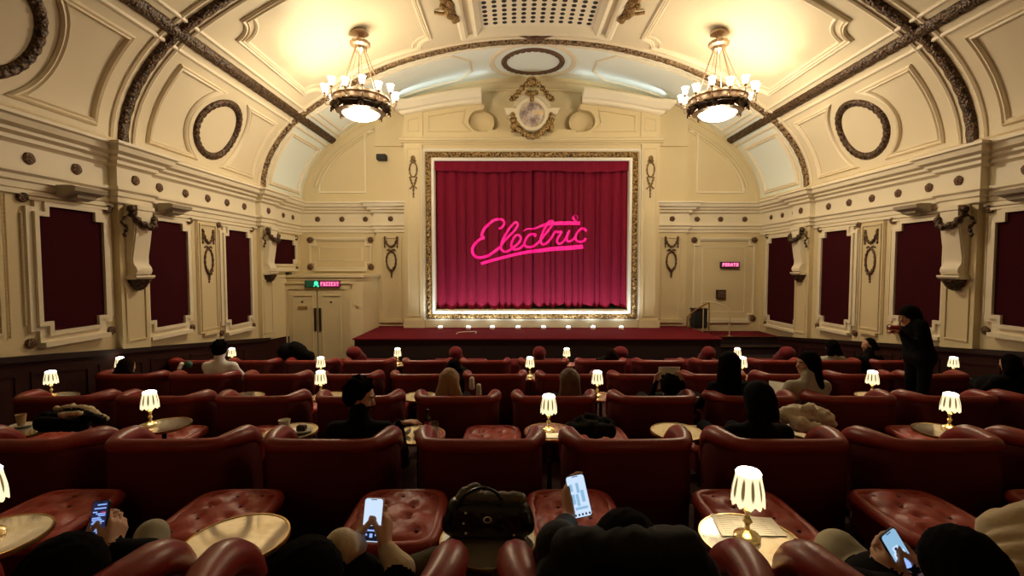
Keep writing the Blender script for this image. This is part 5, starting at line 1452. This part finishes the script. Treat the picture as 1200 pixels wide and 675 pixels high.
# fourth: right, large black hair, cream coat spread to the right
def ex4(B,g,R,sh,P,root):
    hold(B,A4,R4,-1,near(1010,690,1.45),1.1,sm=1); B.cap(near(1010,690,1.45),sh[0],.05,.055,1,.03)
    hold(B,A4,R4,1,near(1110,690,1.5),1.05,sm=1,m=0); B.cap(near(1110,690,1.5),sh[1],.05,.055,1,.03); leg2(B,P,near(982,646,1.82),.078,2); leg2(B,P,near(935,650,1.90),.06,1)
pD_,gD,RD,PD=person('person with thick black hair looking at a phone beside a cream coat, bottom right',at(1124,650,1.42).x,1.42,.80,['skin','blackcloth','grey','black'],'hairblack',.16,arms=False,legs=False,legcol=1,extra=ex4,h=.008,vol=1.2,headtilt=.4)
# ---------------------------------------------------------------- folded garments and bags
def heap(name,mts,caps,label,cat,h=.010,noise=(.010,26,3),origin=None,k=.03):
    B=Body()
    for c in caps:
        if len(c)==5: B.cap(c[0],c[1],c[2],c[3],c[4],k)
        else: B.ell(c[0],c[1],c[2],.03)
    og=origin or caps[0][0]
    o=B.build(name,mts,None,h=h,noise=noise,origin=og); o.location=og; tag(o,label,cat); return o
N_=near
heap('coat',['beige'],[(N_(1160,622,1.66),N_(1215,604,1.66),.042,.055,0),(N_(1150,612,1.70),N_(1172,606,1.70),.018,.03,0),(N_(1160,636,1.60),N_(1215,628,1.60),.030,.042,0),(N_(1165,652,1.55),N_(1225,646,1.56),.030,.045,0),(N_(1172,672,1.5),N_(1225,668,1.52),.035,.05,0),(N_(1190,640,1.66),N_(1225,660,1.64),.07,.08,0)],'cream coat spread over the armchair at the bottom right corner','coat',h=.008,noise=(.005,22,5),k=.008)
heap('knee_cushion',['grey'],[(N_(985,640,1.85),(.075,.09,.09),0),(N_(1000,668,1.75),(.08,.10,.08),0)],'rounded stone-grey folded jacket between mirror table and the phone holder at right','jacket',noise=(.004,20,2)) if 0 else None
def knee(px,py,d,px2,py2,d2,mt,root_,r=.07):
    B=Body(); B.cap(N_(px,py,d),N_(px2,py2,d2),r,r*1.15,0,.02); B.cap(N_(px,py,d),N_(px,py+80,d+.08),r*.93,r*.75,0,.02)
    o=B.build('trouser_knee',[mt],root_,h=.010,noise=(.003,30,4)); o.location=-root_.location
# black shoulder bag standing on the table between the two central armchairs
bx=bytab[(0,-.62)]
def bag():
    c=Vec((bx[0],bx[1]+.02,bx[2])); root=empty('handbag',c,'large black patent leather bag with studs standing between the central armchairs','bag'); root.scale=(.98,.9,.82)
    B=Body(); Q=lambda a,b_,z:np_((a,b_,z))
    B.cap(Q(-.13,0,.07),Q(.13,0,.07),.068,.068,0,.04); B.cap(Q(-.12,0,.15),Q(.12,0,.14),.055,.055,0,.05)
    B.build('bag_body',['bagleather'],root,h=.008,noise=(.004,28,3))
    B=Body(); B.cap(Q(-.11,.01,.20),Q(.13,.01,.19),.030,.032,0,.02); B.cap(Q(-.10,.02,.225),Q(-.05,.03,.245),.02,.018,0,.02)
    B.build('bag_opening',['bagpale'],root,h=.007,noise=(.005,40,3))
    b=MB(); b.tube(crom([(-.13,-.05,.17),(-.10,-.055,.24),(-.03,-.05,.28),(.03,-.05,.26),(.06,-.055,.22)],6),.008,7); b.build('bag_handle','bagleather',root)
    b=MB(); b.lathe([(.014,-.002),(.018,0),(.014,.002),(.012,0)],(0,-.073,.13),14,axis='y',cap=False)
    b.sphere((-.09,-.066,.16),.006,8,6); b.sphere((-.10,-.07,.11),.006,8,6); b.sphere((-.09,-.07,.06),.006,8,6); b.sphere((.11,-.068,.05),.006,8,6)
    b.build('studs','slip',root)
bag()
# paper menu on the right-hand near table
t=bytab[(0,.37)]; p=[at(829,601,2.1),at(904,606,2.1),at(924,628,1.95),at(845,629,1.95)]
def onplane(px,py,z):
    u,a,b_=ray(px,py); k_=(z-EYE)/b_; return Vec((CX+u*k_,a*k_,z))
zt_=t[2]+.004
q=[onplane(*c,zt_) for c in((832,602),(904,607),(923,628),(846,628))]
b=MB(); b.prism([(v.x,v.y) for v in q],lambda u,v,h:(u,v,h),zt_-.0005,zt_+.001); o=b.build('menu_sheet','paper',smooth=0,origin=tuple(q[0])); tag(o,'white printed menu sheet lying under the lamp on the right-hand near table','paper')
M['ink']=mat('pale grey print',(.42,.38,.34),.8)
b=MB(); e1=(q[1]-q[0]); e2=(q[3]-q[0])
rn=random.Random(2)
for cidx in range(2):
    for i in range(9):
        s0=.08+.46*cidx; L=rn.uniform(.22,.36); a=q[0]+e1*s0+e2*(.12+.09*i)-q[0]; c_=a+e1*L; a2=a+e2*.02; c2=c_+e2*.02
        zz=.0012
        b.add([(a.x,a.y,zz),(c_.x,c_.y,zz),(c2.x,c2.y,zz),(a2.x,a2.y,zz)],[(0,1,2,3)])
b.build('print_lines','ink',o,smooth=0)
b=MB(); 
# ---------------------------------------------------------------- second row people
M['hairbrowndark']=mat('dark brown hair',(.015,.007,.005),.95,spec=.06)
def exm(B,g,R,sh,P,root):
    # right arm reaches over to the little table
    wr=N_(468,496,3.42); el=sh[1]+np_((.10,.10,-.20)); B.cap(sh[1],el,.052,.045,1,.03); B.cap(el,wr,.042,.030,1,.02)
    hand(B,wr,(.9,.15,.1),(0,0,-1),(-.1,1,0),(.35,.35,.4,.4),(.2,.3),1.0,0)
    el=sh[0]+np_((-.08,.12,-.22)); B.cap(sh[0],el,.05,.045,1,.03); B.cap(el,el+np_((.1,.22,.0)),.042,.03,1,.02)
r_,g,R,P=person('man in black with dark hair and moustache leaning right over the small table',at(424,466,3.32).x,3.30,1.02,['skin','blackcloth','blackcloth','black'],'hairblack',0,arms=False,extra=exm,headyaw=-1.6,headtilt=.3,h=.011,hx=0,vol=1.06)
eyes(r_,g,1.0,-r_.location)
B=Body(); B.cap(g(-.03,.055,-.098),g(.03,.055,-.098),.016,.016,0,.01)
for e in(-1,1): B.cap(g(e*.045,.035,-.085),g(e*.062,.005,-.04),.012,.008,0,.01)
o=B.build('beard',['hairblack'],r_,h=.006); o.location=-r_.location
b=MB(); b.tube([g(-.022,.092,-.046),g(0,.100,-.042),g(.022,.092,-.046)],.006,6); o=b.build('moustache','hairblack',r_); o.location=-r_.location
person('person in a black hooded top, seen from behind in front of the cream blanket',at(887,470,3.3).x,3.30,1.00,['skin','blackcloth','blackcloth','black'],'blackcloth',.10,hood=True,vol=1.12,h=.014)
# ---------------------------------------------------------------- third row
person('blond person seen from behind with feet in white trainers on a footstool',at(527,455,4.85).x,4.85,.93,['skin','blackcloth','blackcloth','black'],'hairblond',.14,h=.016,vol=1.05)
person('person with long straight brown hair seen from behind, lower centre right',at(667,455,4.85).x,4.85,.93,['skin','blackcloth','blackcloth','black'],'hairbrown',.30,h=.016,vol=1.05)
def exr(B,g,R,sh,P,root):
    for e,px in((-1,768),(1,799)):
        wr=N_(px,450,4.98); el=sh[(e+1)//2]+np_((e*.10,.10,-.18)); B.cap(sh[(e+1)//2],el,.05,.045,1,.03); B.cap(el,wr,.042,.03,1,.02)
        hand(B,wr,(-e*.2,.1,1),(-e*.6,-.8,0),(-e,0,0),(.5,.5,.5,.5),(.4,.4),1.0,0)
person('person with short black hair reading a held-up paper sheet in the third row',at(784,462,4.85).x,4.85,.86,['skin','blackcloth','blackcloth','black'],'hairblack',0,arms=False,extra=exr,h=.016)
p0=N_(772,430,5.02);p1=N_(797,430,5.02);p2=N_(795,456,4.98);p3=N_(770,456,4.98)
b=MB().add([p0,p1,p2,p3]+[p+np_((0,.004,0)) for p in(p0,p1,p2,p3)],[(0,1,2,3),(7,6,5,4),(0,4,5,1),(1,5,6,2),(2,6,7,3),(3,7,4,0)]); o=b.build('paper_sheet','paper',smooth=0,origin=tuple(p3)); tag(o,'cream paper sheet held up by the reader with black hair','paper')
person('person with long dark hair and dark top left of the tan-topped woman, seen from behind',at(855,440,4.85).x,4.85,1.09,['skindeep','blackcloth','blackcloth','black'],'hairblack',.34,h=.016,vol=1.18,headyaw=-.5)
r_,g,R,P=person('woman with dark hair and tan top turned left above the third-row armchairs',at(945,428,4.95).x,4.95,1.09,['skindeep','tanknit','blackcloth','black'],'hairblack',.22,h=.013,headyaw=1.6,headtilt=.05,vol=1.14)
eyes(r_,g,1.0,-r_.location)
b=MB(); p0,p1,p2,p3=[N_(901,446,5.1),N_(932,450,5.1),N_(928,462,4.9),N_(903,462,4.9)]
b.add([p0,p1,p2,p3]+[p-np_((0,0,.02)) for p in(p0,p1,p2,p3)],[(0,1,2,3),(7,6,5,4),(0,4,5,1),(1,5,6,2),(2,6,7,3),(3,7,4,0)]); o=b.build('booklet','paper',smooth=0,origin=tuple(p3)); tag(o,'folded white booklet in front of the woman in the tan top','paper')
# ---------------------------------------------------------------- fourth and fifth rows
person('person with black hair in a white shirt, back turned, fourth row left',at(259,415,6.5).x,6.5,1.12,['skin','shirt','blackcloth','black'],'hairblack',0,h=.018,vol=1.05)
person('person with dark hair low in the armchair beside the far-left lamp',at(150,432,6.5).x,6.5,.88,['skin','blackcloth','blackcloth','black'],'hairbrowndark',.1,h=.020)
r_,g,R,P=person('person with short dark hair turned left near the right-hand dado, fifth row',at(1017,408,8.1).x,8.1,1.05,['skindeep','blackcloth','blackcloth','black'],'hairblack',.05,h=.018,headyaw=1.6)
person('person with dark hair and pale top, fifth row right of the stage steps',at(974,412,8.2).x,8.2,1.02,['skin','grey','grey','black'],'hairblack',.12,h=.020)
person('dark-haired person nearly hidden at the far right end of the fourth row',at(1190,432,6.3).x-.1,6.3,.95,['skindeep','blackcloth','blackcloth','black'],'hairblack',.12,h=.020)
person('dark-clothed person reclining in a front-row lounger before the stage',at(716,411,8.9).x,8.9,.80,['skin','blackcloth','blackcloth','black'],'hairbrowndark',.05,h=.022)
person('added dark figure filling the gap between two armchairs of the fifth row, centre',at(534,425,7.5).x,7.3,.78,['skin','blackcloth','blackcloth','black'],'hairblack',.05,h=.020)  # made-up figure where only a dark gap between chairs is
# standing attendant in black leaning over the tables
def standing():
    d=6.1; x=at(1070,400,d).x; fz=floor_z(d); c=(x,d,fz); root=empty('person',c,'standing attendant dressed in black leaning left beside the right wall panel','person')
    B=Body(); P=lambda a,b_,z:np_((x+a,d+b_,fz+z))
    hc=np_(at(1064,371,d-.0)); g,R=headmesh(B,hc,1.6,.35,1.0,0)
    B.cap(g(0,-.03,-.10),P(.02,0,1.42),.055,.06,1,.03)
    sh=[P(-.05,-.17,1.36),P(.05,.17,1.36)]; B.cap(sh[0],sh[1],.07,.07,1,.05)
    B.cap(P(.0,-.06,1.28),P(.09,-.06,.98),.125,.115,1,.06); B.cap(P(.0,.06,1.28),P(.09,.06,.98),.125,.115,1,.06)
    B.cap(P(.09,-.07,.92),P(.09,.07,.92),.135,.135,1,.06)
    for e in(-1,1):
        B.cap(P(.09,e*.09,.88),P(.07,e*.10,.48),.09,.06,1,.03); B.cap(P(.07,e*.10,.48),P(.09,e*.10,.08),.058,.04,1,.02); B.cap(P(.09,e*.10,.05),P(-.07,e*.10,.035),.04,.033,3,.02)
    # near arm holds a small brown purse, far arm down to the table
    el=P(-.10,-.20,1.10); wr=np_(at(1052,387,d-.15)); B.cap(sh[0],el,.052,.045,1,.03); B.cap(el,wr,.042,.028,1,.02); hand(B,wr,(-1,0,.1),(0,0,-1),(0,-1,0),(.7,.7,.7,.7),(.4,.4),1.0,0)
    el=P(.20,.10,1.10); wr=P(.26,.22,.90); B.cap(sh[1],el,.052,.045,1,.03); B.cap(el,wr,.042,.028,1,.02); hand(B,wr,(.4,.3,-1),(-.5,0,0),(0,-1,0),(.3,.3,.3,.3),(.2,.2),1.0,0)
    o=B.build('body',['skindeep','blackcloth','blackcloth','black'],root,h=.013); o.location=-Vec(c)
    hr=hair_cap(root,g,R,'hairblack',.16,h=.010,vol=1.22); hr.location=-Vec(c)
    eyes(root,g,1.0,-Vec(c))
    return c
standing()
p=at(1048,386,5.95); b=MB(); b.bbox(-.07,.07,-.03,.03,-.05,.05,.015); o=b.build('purse','leather',smooth=30); o.location=p; tag(o,'small reddish-brown purse held in the left hand of the standing attendant','purse')
# coat heaps and small things on the tables
heap('coat',['blackcloth','beige'],[(N_(55,490,3.75),N_(105,486,3.8),.05,.04,0),(N_(66,479,3.85),N_(84,477,3.85),.018,.018,1),(N_(84,477,3.85),N_(104,480,3.8),.018,.022,1),(N_(104,480,3.8),N_(124,491,3.72),.022,.016,1),(N_(50,496,3.7),N_(95,498,3.7),.06,.05,0),(N_(100,486,3.7),N_(118,493,3.68),.028,.02,0),(N_(72,486,3.66),N_(92,484,3.66),.016,.012,1)],'black and beige coat thrown over the second-row armchair at far left','coat',h=.008,noise=(.010,30,6))
heap('blanket',['creamwool'],[(N_(922,489,3.55),N_(962,484,3.55),.045,.04,0),(N_(930,481,3.52),N_(948,478,3.52),.022,.02,0),(N_(948,478,3.52),N_(976,496,3.5),.02,.015,0),(N_(935,497,3.45),N_(958,503,3.4),.05,.04,0),(N_(918,485,3.5),N_(938,481,3.6),.04,.04,0),(N_(950,481,3.6),N_(973,492,3.5),.045,.035,0)],'cream fleece blanket heaped on the arm of a second-row armchair at right','blanket',h=.008,noise=(.014,30,8))
heap('coat',['blackcloth'],[(N_(336,412,8.3),N_(362,418,8.3),.15,.10,0),(N_(345,408,8.3),N_(352,412,8.3),.12,.12,0)],'rounded black coat piled before the cream double doors','coat',h=.014,noise=(.008,16,2))
heap('coat',['blackcloth'],[(N_(690,492,4.0),N_(712,498,3.95),.05,.05,0),(N_(668,502,3.9),N_(715,505,3.85),.045,.05,0),(N_(680,495,3.95),N_(700,505,3.85),.05,.05,0)],'dark coat dropped on the footstool right of the central lamp','coat',h=.011,noise=(.014,22,2))
heap('wrapped_bouquet',['teal','paper'],[(N_(221,427,6.75),(.05,.05,.05),0),(N_(213,427,6.75),N_(210,432,6.7),.03,.025,1)],'small teal and white wrapped bundle on the fourth-row table at left','parcel',h=.009,noise=(.004,40,2))
# trainers on the footstool
for i,(px,py) in enumerate(((553,449),(561,457))):
    c=at(px,py,5.62); B=Body(); B.cap((0,0,-.05),(0,.0,.05),.034,.030,0,.02); B.cap((0,.03,-.06),(0,.06,-.05),.03,.025,0,.02)
    o=B.build('trainer',['white'],None,h=.008); o.location=c; tag(o,'white trainer sole-up on a footstool, %s of the pair before the blond person'%('upper left' if i==0 else 'lower right'),'shoe')
def cupobj(name,loc,mt,prof,label,cat,extra=None,n=20):
    b=MB(); b.lathe(prof,n=n,cap=False); o=b.build(name,mt,smooth=40); o.location=loc; tag(o,label,cat)
    if extra: extra(o)
    return o
SAU=[(.001,.002),(.04,.002),(.06,.008),(.075,.014),(.074,.017),(.045,.010),(.001,.008)]
CUPP=[(.001,.002),(.024,.002),(.036,.09),(.034,.09),(.023,.008),(.001,.008)]
tx=bytab[(1,-4.26)]
def lid(o): b=MB(); b.lathe([(.001,.078),(.033,.078)],n=16,cap=False); b.build('coffee','cup',o)
pp_=onplane(25,500,tx[2]); cupobj('saucer',(pp_.x,pp_.y,tx[2]+.001),'white',SAU,'white saucer under the paper cup on the far-left table','saucer'); cupobj('coffee_cup',(pp_.x,pp_.y,tx[2]+.013),'cup',CUPP,'beige coffee cup on a saucer at the far-left table','cup',lid)
tx=bytab[(1,-2.24)]
cupobj('bowl_cup',(tx[0]-.06,tx[1]+.02,tx[2]+.001),'white',[(.001,.002),(.028,.002),(.045,.08),(.047,.085),(.043,.08),(.026,.008),(.001,.008)],'wide cream cup beside the cake plate on a second-row table','cup')
cupobj('cake_plate',(tx[0]+.09,tx[1]-.01,tx[2]+.001),'white',[(a*1.1,z) for a,z in SAU],'white plate with a slice of dark cake, second-row left table','plate')
b=MB(); b.bbox(-.035,.035,-.025,.025,0,.04,.006); o=b.build('cake_slice','cake',smooth=0); o.location=(tx[0]+.09,tx[1]-.01,tx[2]+.013); tag(o,'dark chocolate cake slice topped with cream on the white plate','cake'); b=MB(); b.sphere((0,0,.044),.02,8,6,(1,.8,.4)); b.build('cream_topping','white',o)
tx=bytab[(1,-1.26)]
def lab(o): b=MB(); b.lathe([(.0262,.04),(.0262,.085)],n=20,cap=False); b.build('bottle_label','redlabel',o)
cupobj('cola_bottle',(tx[0]+.06,tx[1]+.06,tx[2]+.001),'cola',[(.001,0),(.024,0),(.026,.01),(.024,.04),(.026,.085),(.022,.11),(.012,.14),(.011,.165),(.013,.17),(.013,.178),(.001,.18)],'dark cola bottle with a red label near the moustached man','bottle',lab)
cupobj('drinking_glass',(tx[0]+.12,tx[1]-.02,tx[2]+.001),'glass',[(.001,.002),(.030,.002),(.036,.10),(.034,.10),(.028,.008),(.001,.008)],'clear drinking glass right of the cola bottle','glass')
heap('napkin',['paper'],[((tx[0]-.02,tx[1]-.02,tx[2]+.022),(tx[0]+.02,tx[1],tx[2]+.03),.02,.015,0),((tx[0]-.09,tx[1]-.02,tx[2]+.022),(tx[0]-.07,tx[1],tx[2]+.04),.018,.01,0)],'crumpled white napkins on the table under the man\'s hand','napkin',h=.006,noise=(.004,60,2))
tx=bytab[(1,-.26)]
b=MB(); b.bbox(-.10,.05,-.13,-.03,0,.003,.001); o=b.build('folded_menu','paper',smooth=0); o.location=(tx[0]+.02,tx[1]-.02,tx[2]+.001); tag(o,'small white card in front of the central second-row lamp','paper')
# ================================================================== LIGHTS, CAMERA
for (X,Y,zt) in CH:
    light('chandelier_lamp','POINT',(X,Y,6.38),CHP,WARM,.35)
    light('chandelier_bowl_lamp','POINT',(X,Y,5.82),CHB,WARM,.22)
for i,px in enumerate(fx):
    p=at(px,385.5,12.55)
    l=light('footlight_lamp','SPOT',(p.x,12.50,ST+.14),FTP,(.88,.97,1.0),.04,cone=2.5,blend=.8); aim(l,(p.x,13.1,3.2))
for sg in(-1,1):
    l=light('cove_lamp','AREA',(sg*2.4,12.78,7.80),CVP,(.80,.93,1.0),2.4,size_y=.25); l.rotation_euler=(PI-.35,sg*.16,0)
    l=light('cornice_cove_lamp','AREA',(sg*6.1,12.25,4.86),CVS,(.84,.95,.98),.25,size_y=1.6); l.rotation_euler=(PI,-sg*.35,0)
w=bpy.data.worlds.new('World'); SC.world=w; w.use_nodes=True; w.node_tree.nodes['Background'].inputs[0].default_value=(.9,.6,.4,1); w.node_tree.nodes['Background'].inputs[1].default_value=0.0
cam=bpy.data.cameras.new('Camera'); co=bpy.data.objects.new('Camera',cam); COL.objects.link(co)
cam.sensor_width=36; cam.lens=36*F/1200; co.location=(CX,0,EYE); co.rotation_euler=(PI/2-PITCH,0,0); cam.clip_start=.05
SC.camera=co
SC.view_settings.view_transform='Standard'; SC.view_settings.look='None'; SC.view_settings.gamma=1; SC.view_settings.exposure=EXPO; SC.view_settings.use_curve_mapping=False
SC.cycles.use_denoising=True; SC.cycles.max_bounces=6; SC.cycles.diffuse_bounces=4; SC.cycles.glossy_bounces=3; SC.cycles.transmission_bounces=4
SC.cycles.caustics_reflective=False; SC.cycles.caustics_refractive=False; SC.cycles.sample_clamp_indirect=4
